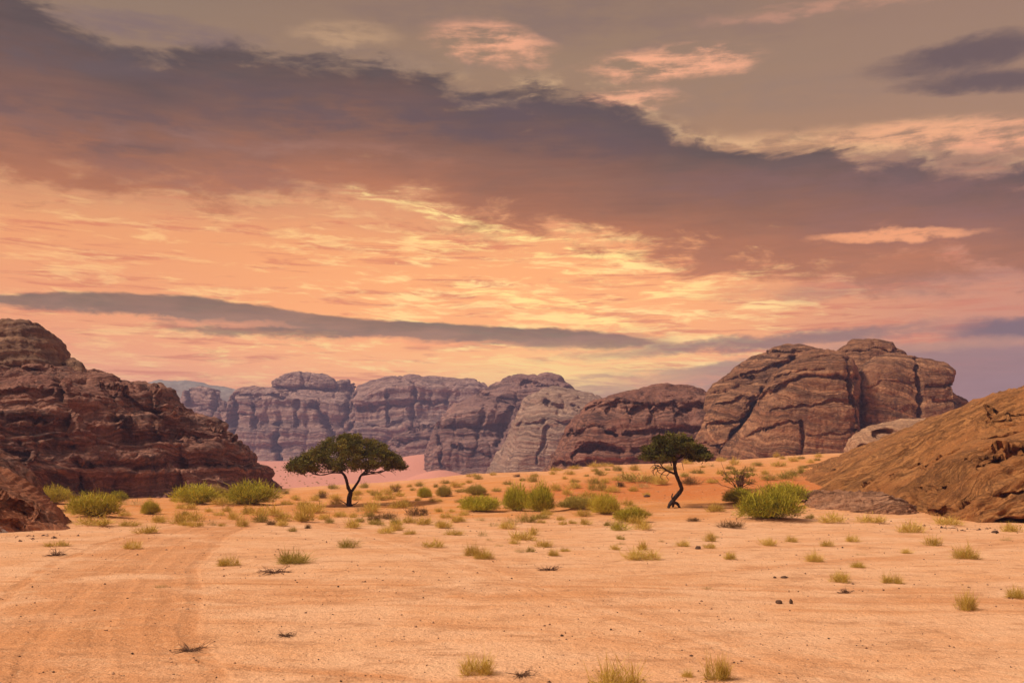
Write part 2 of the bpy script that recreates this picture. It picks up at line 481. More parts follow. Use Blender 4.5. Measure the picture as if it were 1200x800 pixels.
# dry tufts: (px, py, w, h, kind); T yellow, O olive, F sparse straw, B brown
_T = '''65,640,26,8,T 155,643,25,12,T 168,625,27,10,T 112,617,42,12,T 152,617,20,8,T 187,613,20,10,T 206,614,20,14,T 226,611,24,13,T 215,616,16,6,T 247,616,13,7,F 284,617,16,11,T
276,609,16,11,T 290,603,18,11,T 313,605,30,14,T 318,615,15,6,B 335,611,22,11,T 355,612,24,20,T 263,593,28,9,T 218,597,22,8,T 343,623,9,6,O 333,579,11,5,O 347,586,14,7,T 336,592,16,6,T
153,593,28,8,F 268,663,28,12,T 345,660,46,18,O 368,587,12,8,T 378,579,9,6,T 394,586,14,8,T 391,573,14,6,O 426,572,13,7,O 440,581,16,7,O 433,577,9,4,T 418,586,12,7,T 457,585,12,8,T
469,582,13,7,T 366,601,34,13,T 378,609,14,8,T 354,612,16,9,T 400,606,17,8,T 435,600,26,14,T 467,596,22,11,T 422,600,11,8,F 488,605,23,11,B 454,608,24,7,B 413,619,21,12,T 466,622,17,13,T
452,625,20,9,T 479,626,16,7,T 361,619,9,6,B 341,623,12,6,F 407,642,27,12,O 509,641,27,11,T 517,618,11,7,T 492,570,12,6,O 510,571,6,5,O 521,619,20,10,T 524,607,13,7,T 536,612,20,9,T
530,627,22,9,T 567,628,16,9,F 573,633,11,4,F 552,651,21,16,T 568,655,24,14,T 596,620,20,10,T 579,617,14,6,F 617,612,20,11,O 635,608,18,8,O 615,633,32,14,T 624,627,14,12,T 603,637,14,8,T
635,641,22,10,T 622,647,11,9,O 607,647,19,7,F 649,651,16,9,T 662,645,12,6,F 541,577,15,6,O 581,576,12,5,O 563,573,8,6,O 522,567,12,5,O 562,562,10,6,O 553,559,12,5,T 578,557,9,4,T 605,559,8,4,B
595,568,12,5,O 652,552,13,5,T 652,575,16,9,T 670,573,20,9,T 674,550,16,5,T 695,548,15,6,T 712,547,13,5,T 724,552,13,7,O 705,557,15,7,O 805,544,15,8,T 817,555,15,6,O 802,559,13,6,O
813,568,24,9,B 834,566,14,6,T 666,580,13,8,T 700,575,21,12,O 716,577,19,8,T 694,567,16,8,O 755,572,18,7,F 758,604,12,6,O 812,611,17,5,B 830,634,17,13,T 832,642,15,8,T 799,640,20,9,T
727,632,12,7,O 722,644,13,8,T 728,638,11,5,F 752,644,16,13,T 749,656,44,15,T 663,646,13,5,T 775,635,8,5,F 845,541,11,6,T 861,545,13,9,T 872,538,11,6,T 883,536,9,4,T 894,535,8,4,T
857,550,12,5,O 859,556,18,6,O 877,553,13,8,O 887,546,13,5,O 912,547,16,7,T 910,536,9,6,T 917,538,9,4,T 931,541,13,7,T 937,532,12,5,T 938,538,9,4,O 939,555,13,9,O 903,563,16,8,O 921,562,22,9,O
970,530,13,6,T 986,529,18,5,T 960,536,11,5,T 957,540,8,4,O 960,549,8,4,O 996,541,19,9,O 838,600,22,11,T 854,619,26,9,B 902,639,22,11,T 927,635,15,10,T 970,640,17,9,T 973,613,27,12,T
1000,635,18,10,T 948,608,10,6,O 1020,613,28,10,T 1069,624,27,16,T 1114,616,28,11,T 1183,623,22,11,T 1179,633,18,6,F 1091,639,22,13,T 1023,528,11,5,T 855,655,18,10,T 955,658,22,14,T
985,682,25,14,T 1006,665,20,8,T 1046,683,24,13,T 1064,648,16,7,T 1132,655,32,19,T 1133,715,24,25,T 1191,701,26,15,T 830,691,16,6,F 841,797,34,31,T 805,793,16,11,T 558,791,42,27,T
720,812,62,40,T 188,688,18,6,F 1009,650,12,4,F 840,630,10,5,F 748,566,40,12,O 774,568,20,12,T 728,622,24,11,Y 752,621,24,13,T 690,583,22,8,T 640,587,16,6,T 585,640,12,4,F'''
TUFTS = []
for _l in _T.split():
    _a = _l.split(',')
    TUFTS.append([float(_a[0]), float(_a[1]), float(_a[2]), float(_a[3]), _a[4], ''])
_r = random.Random(4)                                         # more of the small ones between the catalogued ones
while len(TUFTS) < 262:
    _x, _y = _r.choice([_r.uniform(120, 560), _r.uniform(440, 760), _r.uniform(640, 1000)]), 0
    _lo = float(np.interp(_x, [120, 330, 400, 560, 700, 850, 1000], [590, 582, 577, 563, 551, 544, 534]))
    _y = _lo + (618 - _lo) * _r.random() ** 1.2
    if 760 < _x < 945 and _y > 560 or _x > 945 and _y > 545:
        continue
    if any(abs(_x - t[0]) < 0.5 * t[2] + 3 and abs(_y - t[1]) < 4 for t in TUFTS) or any(abs(_x - b[0]) < 0.5 * b[2] and b[1] - b[3] < _y < b[1] + 2 for b in BUSHES):
        continue
    TUFTS.append([_x, _y, _r.uniform(8, 20) * (0.6 + 0.4 * (_y - 530) / 80), 0, _r.choice('TTTTTOOFB'), ''])
    TUFTS[-1][3] = TUFTS[-1][2] * _r.uniform(0.4, 0.62)
SPECIAL = {(268, 663): 'dry yellow tuft alone on bare sand before the biggest yellow-green bush',
           (345, 660): 'wide tuft with a green edge, alone on the flat before the wide acacia',
           (407, 642): 'dense olive tuft on the flat straight below the wide acacia',
           (65, 640): 'low yellow tuft just above the charred twig heap',
           (155, 643): 'rounded yellow tuft standing out alone on the flat beyond the charred twigs',
           (168, 625): 'low yellow tuft behind the rounded lone tuft on the flat',
           (112, 617): 'straw tuft spread at the foot of the biggest yellow-green bush',
           (188, 688): 'faint straw wisp on the empty flat crossed by wheel tracks',
           (720, 812): 'big pale tuft cut off by the bottom edge of the view',
           (558, 791): 'shaggy yellow tuft beside low dark dead twigs close to the camera',
           (841, 797): 'tall shaggy yellow tuft close to the camera, a smaller one next to it',
           (805, 793): 'small stubby tuft next to the tall shaggy one close to the camera',
           (1133, 715): 'tall narrow yellow-green tuft alone on bare sand below the orange mound',
           (1191, 701): 'yellow tuft at the frame edge beyond the tall narrow one',
           (1132, 655): 'dense rounded yellow tuft on the sand between the orange mound and the tall narrow tuft',
           (749, 656): 'wide double-humped yellow tuft on the flat before the leaning tree',
           (854, 619): 'brown withered tuft at the skirt of the largest bush',
           (838, 600): 'pale yellow tuft between the leaning trunk and the largest bush'}
ORD = ['', 'second from left', 'third', 'fourth', 'fifth', 'sixth', 'seventh', 'eighth', 'ninth', 'tenth', 'eleventh', 'twelfth', 'thirteenth', 'fourteenth']
NUM = ['', '', 'two', 'three', 'four', 'five', 'six', 'seven', 'eight', 'nine', 'ten', 'eleven', 'twelve', 'thirteen', 'fourteen']
LOOK = {'T': 'dry yellow', 'O': 'olive', 'F': 'sparse straw', 'B': 'brown withered', 'Y': 'yellow-green'}


def zone(px, py):
    if py > 650:
        return 'on open sand below the orange mound' if px > 930 else 'on the open flat close to the camera' if px < 500 else 'on the bare flat below the twin bushes' if px < 700 else 'on the flat below the leaning acacia'
    if px < 260:
        return 'under the dark red cliff' if py < 606 else 'on the sand before the cliff bushes'
    if px < 330:
        return 'round the wide dark green bush'
    if px < 505:
        return 'behind the wide acacia' if py < 590 else 'at the wide acacia foot' if py < 611 else 'before the wide acacia'
    if px < 660:
        return 'on the crest behind the twin bushes' if py < 590 else 'just before the twin bushes' if py < 625 else 'well before the twin bushes'
    if px < 780:
        return 'under the red-brown dome' if py < 556 else 'on the slope beside the leaning acacia' if py < 610 else 'on the flat before the leaning acacia'
    if px < 880:
        return 'behind the leaning acacia' if py < 552 else 'beside the spiky shrub' if py < 600 else 'on the flat before the largest bush'
    if px < 1030:
        return 'below the split rock mass' if py < 545 else 'behind the largest bush' if py < 590 else 'on the sand before the dark slab'
    return 'along the foot of the orange mound'


def label_tufts():
    pools = {}
    for t in TUFTS:
        sp = SPECIAL.get((int(t[0]), int(t[1])))
        if sp:
            t[5] = sp
            continue
        size = 'tiny' if t[2] < 12.5 else 'small' if t[2] < 20 else 'broad'
        pools.setdefault((size + ' ' + LOOK[t[4]], zone(t[0], t[1])), []).append(t)
    for (look, zn), ts in pools.items():
        if len(ts) > 8:                                       # too many alike to count off: they share one description
            for t in ts:
                t[5] = 'one of the many %s tufts strewn %s' % (look, zn)
            continue
        ts.sort(key=lambda t: t[0])
        for i, t in enumerate(ts):
            if len(ts) == 1:
                t[5] = 'only %s tuft %s' % (look, zn)
            elif i == len(ts) - 1:
                t[5] = 'rightmost of %s %s tufts %s' % (NUM[len(ts)], look, zn)
            elif i == 0:
                t[5] = 'leftmost of %s %s tufts %s' % (NUM[len(ts)], look, zn)
            else:
                t[5] = '%s of %s %s tufts %s' % ((ORD[i] + ' from left') if i > 1 else ORD[i], NUM[len(ts)], look, zn)


label_tufts()
BUSH_AT = [on_ground(b[0], b[1]) for b in BUSHES]
TUFT_AT = [on_ground(t[0], t[1]) for t in TUFTS]
HUMMOCK = np.array([(p[0], p[1], 0.42 * b[2] * p[1] / F_PX, 0.055 * b[2] * p[1] / F_PX) for b, p in zip(BUSHES + TUFTS, BUSH_AT + TUFT_AT)])
HUMMOCK[:, 3] = np.minimum(HUMMOCK[:, 3], 0.16)
for _i, _b in enumerate(BUSHES + TUFTS):
    if _b[1] > 622:
        HUMMOCK[_i, 3] *= 0.35


def ground_z(x, y):
    """terrain with the little wind-blown hummocks that gather round plants"""
    x, y = np.asarray(x, float), np.asarray(y, float)
    z = np.array(gz(x, y), float)
    if z.ndim == 0:
        d2 = (x - HUMMOCK[:, 0]) ** 2 + (y - HUMMOCK[:, 1]) ** 2
        return float(z + np.sum(HUMMOCK[:, 3] * np.exp(-d2 / HUMMOCK[:, 2] ** 2)))
    for hx, hy, hr, hh in HUMMOCK:
        m = (np.abs(x - hx) < 2.6 * hr) & (np.abs(y - hy) < 2.6 * hr)
        if m.any():
            z[m] += hh * np.exp(-((x[m] - hx) ** 2 + (y[m] - hy) ** 2) / hr ** 2)
    return z


# ------------------------------------------------------------------ mesh helpers
def mesh_from(name, v, quads, smooth=True, tint=None, tris=None):
    v = np.asarray(v, np.float32).reshape(-1, 3)
    me = bpy.data.meshes.new(name)
    quads = np.asarray(quads, np.int32).reshape(-1, 4)
    nt = 0 if tris is None else len(tris)
    me.vertices.add(len(v))
    me.vertices.foreach_set('co', v.ravel())
    loops = quads.ravel()
    if nt:
        loops = np.concatenate([loops, np.asarray(tris, np.int32).ravel()])
    me.loops.add(len(loops))
    me.loops.foreach_set('vertex_index', loops)
    nq = len(quads)
    me.polygons.add(nq + nt)
    st = np.concatenate([np.arange(nq) * 4, nq * 4 + np.arange(nt) * 3]).astype(np.int32)
    me.polygons.foreach_set('loop_start', st)
    me.polygons.foreach_set('use_smooth', np.full(nq + nt, smooth))
    me.update(calc_edges=True)
    if tint is not None:
        a = me.attributes.new('tint', 'FLOAT', 'POINT')
        a.data.foreach_set('value', np.asarray(tint, np.float32))
    me.validate()
    return me


def obj(name, me, mat=None, parent=None):
    o = bpy.data.objects.new(name, me)
    COL.objects.link(o)
    if mat is not None and me is not None and len(me.materials) == 0:
        me.materials.append(mat)
    if parent is not None:
        o.parent = parent
    return o


def tag(o, label, cat, group=None):
    o['label'] = label
    o['category'] = cat
    if group:
        o['group'] = group
    return o


def empty(name, loc, label, cat, group=None):
    o = bpy.data.objects.new(name, None)
    o.empty_display_size = 0.3
    COL.objects.link(o)
    o.location = [float(c) for c in loc]
    return tag(o, label, cat, group)


def grid_quads(nu, nv):
    i = np.arange(nu - 1)[:, None] * nv + np.arange(nv - 1)[None, :]
    return np.stack([i, i + nv, i + nv + 1, i + 1], -1).reshape(-1, 4)


# ------------------------------------------------------------------ materials
def new_mat(name):
    m = bpy.data.materials.new(name)
    m.use_nodes = True
    n = NT(m.node_tree)
    bs = n.node('ShaderNodeBsdfPrincipled')
    out = n.node('ShaderNodeOutputMaterial')
    n.put(out.inputs[0], bs.outputs[0])
    bs.inputs['Specular IOR Level'].default_value = 0.15
    bs.inputs['Roughness'].default_value = 0.92
    return m, n, bs


def rock_mat(name, c_a, c_b, c_dark, axis=(0, 0, 1), sc=1.0, varnish=0.5, bump=0.6, band=1.0, white=None):
    """sandstone: beds along AXIS, vertical desert-varnish streaks, grain. SC = metres of a typical bed"""
    m, n, bs = new_mat(name)
    P = n.node('ShaderNodeNewGeometry').outputs['Position']
    x, y, z = n.sep(P)
    warp = n.noise(P, 0.12 / sc, 4, 0.5)
    h = n.m('ADD', n.vm('DOT_PRODUCT', P, axis, out=1), n.m('MULTIPLY', warp, 5.0 * sc))
    beds = n.noise(None, 0.55 / sc, 6, 0.7, dim='1D', w=h)
    thin = n.noise(None, 3.2 / sc, 3, 0.6, dim='1D', w=h)
    patch = n.noise(P, 0.22 / sc, 6, 0.62, 0.4)
    st = n.noise(n.xyz(n.m('MULTIPLY', x, 1.0), n.m('MULTIPLY', y, 1.0), n.m('MULTIPLY', z, 0.12)), 0.9 / sc, 6, 0.65, 0.3)
    grain = n.noise(P, 5.0 / sc, 5, 0.7)
    blot = n.noise(P, 1.1 / sc, 6, 0.68, 0.6)
    f = n.step(n.m('ADD', n.m('MULTIPLY', beds, 0.6 * band), n.m('MULTIPLY', patch, 1.0 - 0.6 * band)), 0.36, 0.66)
    c = n.mix(f, c_a, c_b)
    c = n.mix(n.m('MULTIPLY', n.step(n.m('ADD', n.m('MULTIPLY', st, 0.62), n.m('MULTIPLY', patch, 0.38)), 0.48, 0.62), varnish), c, c_dark)
    c = n.mix(n.m('MULTIPLY', n.step(blot, 0.56, 0.70), 0.5 * varnish + 0.15), c, c_dark)
    c = n.mix(n.m('MULTIPLY', n.step(thin, 0.55, 0.72), 0.30 * band), c, c_dark)
    pale = tuple(min(1, 1.35 * k) for k in c_b[:3]) + (1,)
    c = n.mix(n.m('MULTIPLY', n.step(n.m('ADD', n.m('MULTIPLY', thin, .5), n.m('MULTIPLY', blot, .5)), 0.46, 0.34), 0.45), c, pale)
    ln = n.noise(None, 1.5 / sc, 5, 0.75, dim='1D', w=n.m('ADD', h, n.m('MULTIPLY', blot, 0.35 * sc)))
    ln = n.step(n.m('ABSOLUTE', n.m('SUBTRACT', ln, 0.5)), 0.035, 0.0)
    ln = n.m('MULTIPLY', ln, n.step(patch, 0.36, 0.60))
    c = n.mix(n.m('MULTIPLY', ln, 0.6 * band), c, c_dark)
    g = n.step(grain, 0.25, 0.75, 0.66, 1.3, False)
    c = n.mix(1.0, c, n.xyz(g, g, g), 'MULTIPLY')
    if white:
        (wx, wy, wz), rad = white
        dd = n.vm('DISTANCE', n.vm('MULTIPLY', P, (1, 1, 1.8)), (wx, wy, wz * 1.8), out=1)
        wm = n.step(n.m('ADD', dd, n.m('MULTIPLY', n.m('SUBTRACT', blot, 0.5), rad * 1.6)), rad, rad * 0.85)
        c = n.mix(wm, c, (0.55, 0.50, 0.48, 1))
    n.put(bs.inputs['Base Color'], c)
    hh = n.m('ADD', n.m('MULTIPLY', blot, 1.0), n.m('ADD', n.m('MULTIPLY', thin, 0.5 * band), n.m('MULTIPLY', grain, 0.35)))
    hh = n.m('SUBTRACT', n.m('ADD', hh, n.m('MULTIPLY', st, 0.6)), n.m('MULTIPLY', ln, 0.5 * band))
    b = n.node('ShaderNodeBump')
    b.inputs['Strength'].default_value = bump
    b.inputs['Distance'].default_value = 0.55 * sc
    n.put(b.inputs['Height'], hh)
    n.put(bs.inputs['Normal'], b.outputs[0])
    return m


def plant_mat(name, c_a, c_b, c_c, trans=0.25):
    m, n, bs = new_mat(name)
    at = n.node('ShaderNodeAttribute', attribute_name='tint')
    oi = n.node('ShaderNodeObjectInfo')
    t = n.m('ADD', at.outputs['Fac'], n.m('MULTIPLY', n.m('SUBTRACT', oi.outputs['Random'], 0.5), 0.35), clamp=True)
    c = n.ramp(t, [(0.0, c_a), (0.5, c_b), (1.0, c_c)])
    n.put(bs.inputs['Base Color'], c)
    tr = n.node('ShaderNodeBsdfTranslucent')
    n.put(tr.inputs[0], c)
    mx = n.node('ShaderNodeMixShader')
    mx.inputs[0].default_value = trans
    n.put(mx.inputs[1], bs.outputs[0])
    n.put(mx.inputs[2], tr.outputs[0])
    n.put(n.t.nodes['Material Output'].inputs[0], mx.outputs[0])
    return m


def bark_mat(name, c_a, c_b):
    m, n, bs = new_mat(name)
    P = n.node('ShaderNodeNewGeometry').outputs['Position']
    t = n.noise(n.vm('MULTIPLY', P, (14, 14, 4)), 1.0, 5, 0.65, 0.4)
    n.put(bs.inputs['Base Color'], n.mix(n.step(t, 0.35, 0.65), c_a, c_b))
    b = n.node('ShaderNodeBump')
    b.inputs['Strength'].default_value = 0.8
    b.inputs['Distance'].default_value = 0.03
    n.put(b.inputs['Height'], t)
    n.put(bs.inputs['Normal'], b.outputs[0])
    return m


def sand_mat():
    m, n, bs = new_mat('desert_sand')
    P = n.node('ShaderNodeNewGeometry').outputs['Position']
    x, y, z = n.sep(P)
    P2 = n.xyz(x, y, 0.0)
    low = n.noise(P2, 0.055, 5, 0.6, 0.4)
    mid = n.noise(P2, 0.35, 6, 0.62, 0.3)
    fine = n.noise(P2, 3.5, 6, 0.7)
    grit = n.noise(P2, 22.0, 4, 0.75)
    pat = n.noise(n.xyz(n.m('MULTIPLY', x, 0.35), n.m('MULTIPLY', y, 1.0), 0.0), 0.55, 6, 0.66, 0.5)
    pale, tan, orange, pink = (0.71, 0.395, 0.222, 1), (0.65, 0.318, 0.152, 1), (0.58, 0.215, 0.050, 1), (0.58, 0.235, 0.175, 1)
    c = n.mix(n.step(n.m('ADD', n.m('MULTIPLY', mid, .5), n.m('MULTIPLY', pat, .5)), 0.40, 0.62), pale, tan)
    # looser orange sand where the ground starts to rise
    yw = n.m('ADD', y, n.m('MULTIPLY', n.m('SUBTRACT', low, 0.5), 36.0))
    fo = n.m('MULTIPLY', n.step(yw, 44, 60), n.step(yw, 150, 105, 0.45, 1.0))
    fo = n.m('MULTIPLY', fo, n.step(n.m('ADD', n.m('MULTIPLY', mid, .6), n.m('MULTIPLY', pat, .4)), 0.30, 0.62, 0.45, 1.0))
    c = n.mix(fo, c, orange)
    bank = n.vm('DISTANCE', n.vm('MULTIPLY', P2, (0.75, 1, 0)), (13.5 * 0.75, 76, 0), out=1)
    bk = n.step(n.m('ADD', bank, n.m('MULTIPLY', n.m('SUBTRACT', mid, 0.5), 12.0)), 15.0, 7.0)
    c = n.mix(n.m('MULTIPLY', bk, 0.95), c, (0.50, 0.145, 0.032, 1))
    c = n.mix(n.step(n.m('ADD', y, n.m('MULTIPLY', n.m('SUBTRACT', low, .5), 40)), 170, 230), c, pink)
    # wheel tracks: arcs of a wide turn, fine parallel lines
    bump_t = None
    tr_all = None
    for (cx, cy, rad, half, st) in ((110, 60, 124.7, 2.4, 1.0), (-60, 130, 121.5, 1.5, 0.7), (30, 330, 308.5, 2.6, 0.75), (-3.4, 12.2, 7.0, 0.75, 0.8), (-180, -40, 192, 2.0, 0.6), (90, 260, 263, 1.4, 0.6)):
        dist = n.vm('DISTANCE', P2, (cx, cy, 0), out=1)
        dist = n.m('ADD', dist, n.m('MULTIPLY', n.m('SUBTRACT', low, 0.5), 2.2))
        off = n.m('ABSOLUTE', n.m('SUBTRACT', dist, rad))
        lane = n.step(off, half, half * 0.6)
        lines = n.m('ADD', n.m('MULTIPLY', n.noise(None, 0.85, 3, 0.55, dim='1D', w=dist), 0.72), n.m('MULTIPLY', pat, 0.28))
        brk = n.step(mid, 0.28, 0.50)
        k = n.m('MULTIPLY', n.m('MULTIPLY', lane, st), brk)
        d2 = n.m('MULTIPLY', n.m('SUBTRACT', lines, 0.5), k)
        bump_t = d2 if bump_t is None else n.m('ADD', bump_t, d2)
        tr_all = k if tr_all is None else n.m('MAXIMUM', tr_all, n.m('MULTIPLY', k, n.step(lines, 0.42, 0.60)))
    # two or three separate wheel ruts in the wide turn
    wob = n.m('MULTIPLY', n.m('SUBTRACT', low, 0.5), 2.2)
    for (cx, cy, rads) in ((110, 60, (122.9, 124.4, 125.3, 126.9)), (30, 330, (307.4, 309.0)), (90, 260, (262.2, 263.8))):
        dist = n.m('ADD', n.vm('DISTANCE', P2, (cx, cy, 0), out=1), wob)
        for rd in rads:
            rut = n.m('MULTIPLY', n.step(n.m('ABSOLUTE', n.m('SUBTRACT', dist, rd)), 0.24, 0.07), n.step(n.m('ADD', n.m('MULTIPLY', mid, 0.6), n.m('MULTIPLY', pat, 0.4)), 0.38, 0.52))
            tr_all = n.m('MAXIMUM', tr_all, rut)
            bump_t = n.m('SUBTRACT', bump_t, n.m('MULTIPLY', rut, 0.16))
    near = n.step(y, 75, 45)
    tr_all = n.m('MULTIPLY', tr_all, near)
    bump_t = n.m('MULTIPLY', bump_t, near)
    c = n.mix(n.m('MULTIPLY', tr_all, 0.62), c, (0.50, 0.195, 0.068, 1))
    mott = n.noise(n.xyz(n.m('MULTIPLY', x, 0.6), y, 2.0), 1.7, 7, 0.72, 0.4)
    c = n.mix(n.step(mott, 0.49, 0.66, 0.0, 0.7), c, (0.44, 0.205, 0.095, 1))
    c = n.mix(n.step(mott, 0.46, 0.30, 0.0, 0.5), c, (0.70, 0.42, 0.235, 1))
    # gravel crust: dark and pale grit
    vor = n.node('ShaderNodeTexVoronoi')
    n.put(vor.inputs['Vector'], P2)
    vor.inputs['Scale'].default_value = 9.0
    spk = n.m('MULTIPLY', n.step(vor.outputs['Distance'], 0.30, 0.18), n.step(fine, 0.46, 0.62))
    c = n.mix(n.m('MULTIPLY', spk, 0.5), c, (0.22, 0.11, 0.06, 1))
    gr2 = n.noise(P2, 7.0, 3, 0.8)
    c = n.mix(n.step(gr2, 0.54, 0.72, 0.0, 0.42), c, (0.36, 0.165, 0.085, 1))
    c = n.mix(n.step(gr2, 0.44, 0.30, 0.0, 0.6), c, (0.74, 0.455, 0.265, 1))
    g = n.m('ADD', n.step(grit, 0.25, 0.75, 0.74, 1.22, False), n.m('MULTIPLY', n.m('SUBTRACT', fine, 0.5), 0.45))
    c = n.mix(1.0, c, n.xyz(g, g, g), 'MULTIPLY')
    n.put(bs.inputs['Base Color'], c)
    h = n.m('ADD', n.m('MULTIPLY', fine, 0.09), n.m('ADD', n.m('MULTIPLY', grit, 0.022), n.m('MULTIPLY', mid, 0.16)))
    h = n.m('ADD', h, n.m('ADD', n.m('MULTIPLY', bump_t, 0.20), n.m('MULTIPLY', gr2, 0.05)))
    h = n.m('ADD', h, n.m('MULTIPLY', pat, 0.06))
    b = n.node('ShaderNodeBump')
    b.inputs['Strength'].default_value = 0.8
    b.inputs['Distance'].default_value = 1.0
    n.put(b.inputs['Height'], h)
    n.put(bs.inputs['Normal'], b.outputs[0])
    return m


# ------------------------------------------------------------------ ground
def build_ground():
    a = np.concatenate([np.linspace(-180, -38, 60, endpoint=False), np.linspace(-38, 38, 900, endpoint=False), np.linspace(38, 180, 61)])
    r = np.concatenate([[0.01, 1, 2, 3, 4, 5, 6, 7], np.geomspace(8, 300, 620), np.geomspace(305, 6000, 160)])
    A, Rr = np.meshgrid(np.radians(a), r, indexing='ij')
    X, Y = np.sin(A) * Rr, np.cos(A) * Rr
    Z = ground_z(X, Y)
    Z = Z + 0.020 * fbm(xyz(X / 0.9, Y / 0.9, 1.0), 3) * sstep(Rr, 90, 40) - 0.0 * Rr
    me = mesh_from('ground', np.stack([X, Y, Z], -1), grid_quads(*X.shape)[:, ::-1])
    o = obj('ground', me, sand_mat())
    o['kind'] = 'structure'


build_ground()


# ------------------------------------------------------------------ rocks
def resample(pts, n):
    p = np.array(pts, float)
    s = np.concatenate([[0], np.cumsum(np.hypot(*np.diff(p[:, :2], axis=0).T))])
    t = np.linspace(0, s[-1], n)
    return np.stack([np.interp(t, s, p[:, k]) for k in range(p.shape[1])], -1), t / s[-1]


def smooth1(a, k):
    if k < 1:
        return a
    w = np.hanning(2 * k + 3)[1:-1]
    w /= w.sum()
    return np.stack([np.convolve(np.pad(a[:, j], k, mode='edge'), w, 'valid') for j in range(a.shape[1])], -1)


def normals(P):
    du = np.gradient(P, axis=0)
    dv = np.gradient(P, axis=1)
    nn = np.cross(du, dv)
    return nn / np.maximum(np.linalg.norm(nn, axis=-1, keepdims=True), 1e-9)


def loft(name, mat, sil, ridge, front, back=20.0, n=2.6, prof=None, nu=420, nf=170, nb=40, amp=1.0, size=8.0, bed=2.2, bed_amp=0.5, groove=0.4, groove_l=4.0,
         axis=(0, 0, 1), rough=0.25, taper=3.0, dents=(), seed=0.0, parent=None, sm=2, sink=1.5, cracks=(), chan=None, fine_bed=1.0, block=None):
    """one rock body: SIL outline points as seen from the camera at world distance RIDGE (number or [(px, Y)]), its foot at distance FRONT, BACK metres deep behind the ridge"""
    block = 1.1 * bed_amp if block is None else block
    g = lambda v, px: np.interp(px, [a for a, _ in v], [b for _, b in v]) if isinstance(v, (list, tuple)) else np.full(len(px), float(v))
    p2, s = resample(sil, nu)
    p2 = smooth1(p2, sm)
    px = p2[:, 0]
    Yr = g(ridge, px)
    Rg = np.array([pt(a, b, Y) for (a, b), Y in zip(p2, Yr)])
    Yf = g(front, px)
    tp = np.sqrt(np.clip(1 - np.abs(2 * s - 1) ** taper, 0, 1)) if taper else np.ones(nu)
    Yf = Yr - (Yr - Yf) * (0.06 + 0.94 * tp)
    B = np.stack([Rg[:, 0] * Yf / Yr, Yf, np.zeros(nu)], -1)
    B[:, 2] = np.minimum(gz(B[:, 0], B[:, 1]), Rg[:, 2]) - sink
    K = Rg.copy()
    K[:, 1] += back * (0.06 + 0.94 * tp)
    K[:, 0] *= 1 + 0.3 * back / Yr
    K[:, 2] = np.minimum(gz(K[:, 0], K[:, 1]), Rg[:, 2]) - sink
    t = np.linspace(0, 1, nf)
    if prof is not None:
        pr, _ = resample(prof, nf)
        pr = smooth1(pr, max(2, nf // 40))
        fh = np.broadcast_to(pr[:, 0], (nu, nf))
        fv = np.broadcast_to(pr[:, 1], (nu, nf))
    else:
        th = t * math.pi / 2
        fh = np.broadcast_to(1 - np.cos(th) ** (2 / n), (nu, nf))
        fv = np.broadcast_to(np.sin(th) ** (2 / n), (nu, nf))
    Pf = B[:, None, :] * 0 + 0.0
    Pf = np.empty((nu, nf, 3))
    Pf[..., :2] = B[:, None, :2] + (Rg - B)[:, None, :2] * fh[..., None]
    Pf[..., 2] = B[:, None, 2] + (Rg - B)[:, None, 2] * fv
    tb = np.linspace(0, 1, nb + 1)[1:] * math.pi / 2
    Pb = np.empty((nu, nb, 3))
    hb, vb = np.sin(tb) ** (2 / 2.4), np.cos(tb) ** (2 / 2.4)
    Pb[..., :2] = Rg[:, None, :2] + (K - Rg)[:, None, :2] * hb[None, :, None]
    Pb[..., 2] = K[:, None, 2] + (Rg - K)[:, None, 2] * vb[None, :]
    P = np.concatenate([Pf, Pb], 1)
    N = normals(P)
    ax = np.array(axis, float)
    ax /= np.linalg.norm(ax)
    W = P + seed * np.array([13.1, 7.7, 3.3])
    # big lumps
    d = amp * fbm(W / size, 3, 0.45) * (0.1 + 0.9 * sstep(np.minimum(s, 1 - s), 0.0, 0.05))[:, None]
    P = P + N * d[..., None]
    for (dx, dy, rx, ry, dep) in dents:                      # hollows scooped out of the face, (px, py) where they show
        pr_x = 600 + F_PX * P[..., 0] / P[..., 1] * 0.993
        pr_y = 539 - F_PX * (P[..., 2] - EYE) / P[..., 1]
        wob = 0.35 * fbm(W / (size * 0.35), 3)
        q = ((pr_x - dx) / rx) ** 2 + ((pr_y - dy) / ry) ** 2 + wob
        fade = np.ones_like(q)
        fade[:, nf:] = 0
        P[..., 1] += dep * sstep(q, 1.15, 0.55) * fade
    if cracks:
        pr_x = 600 + F_PX * P[..., 0] / P[..., 1] * 0.993
        pr_y = 539 - F_PX * (P[..., 2] - EYE) / P[..., 1]
        jx, jy = 9.0 * fbm(W / (size * 0.5) + 2, 4, 0.6), 9.0 * fbm(W / (size * 0.5) + 40, 4, 0.6)
        thick = 0.15 + 1.5 * np.clip(0.5 + fbm(W / (size * 0.5) + 80, 2), 0, 1)
        fade = np.ones(pr_x.shape)
        fade[:, nf + 2:] = 0
        for line, wd, dep in cracks:                         # clefts and ledge shadows that follow a line on the face
            q = np.full(pr_x.shape, 1e9)
            for (x0, y0), (x1, y1) in zip(line[:-1], line[1:]):
                L2 = (x1 - x0) ** 2 + (y1 - y0) ** 2
                tt = np.clip(((pr_x + jx - x0) * (x1 - x0) + (pr_y + jy - y0) * (y1 - y0)) / L2, 0, 1)
                q = np.minimum(q, np.hypot(pr_x + jx - x0 - tt * (x1 - x0), pr_y + jy - y0 - tt * (y1 - y0)))
            P[..., 1] += dep * np.exp(-(q / (wd * thick)) ** 2) * fade
    N = normals(P)
    # beds: hard and soft layers
    hgt = (W @ ax) + 1.6 * bed * 0.6 * fbm(W / (size * 1.3), 3)
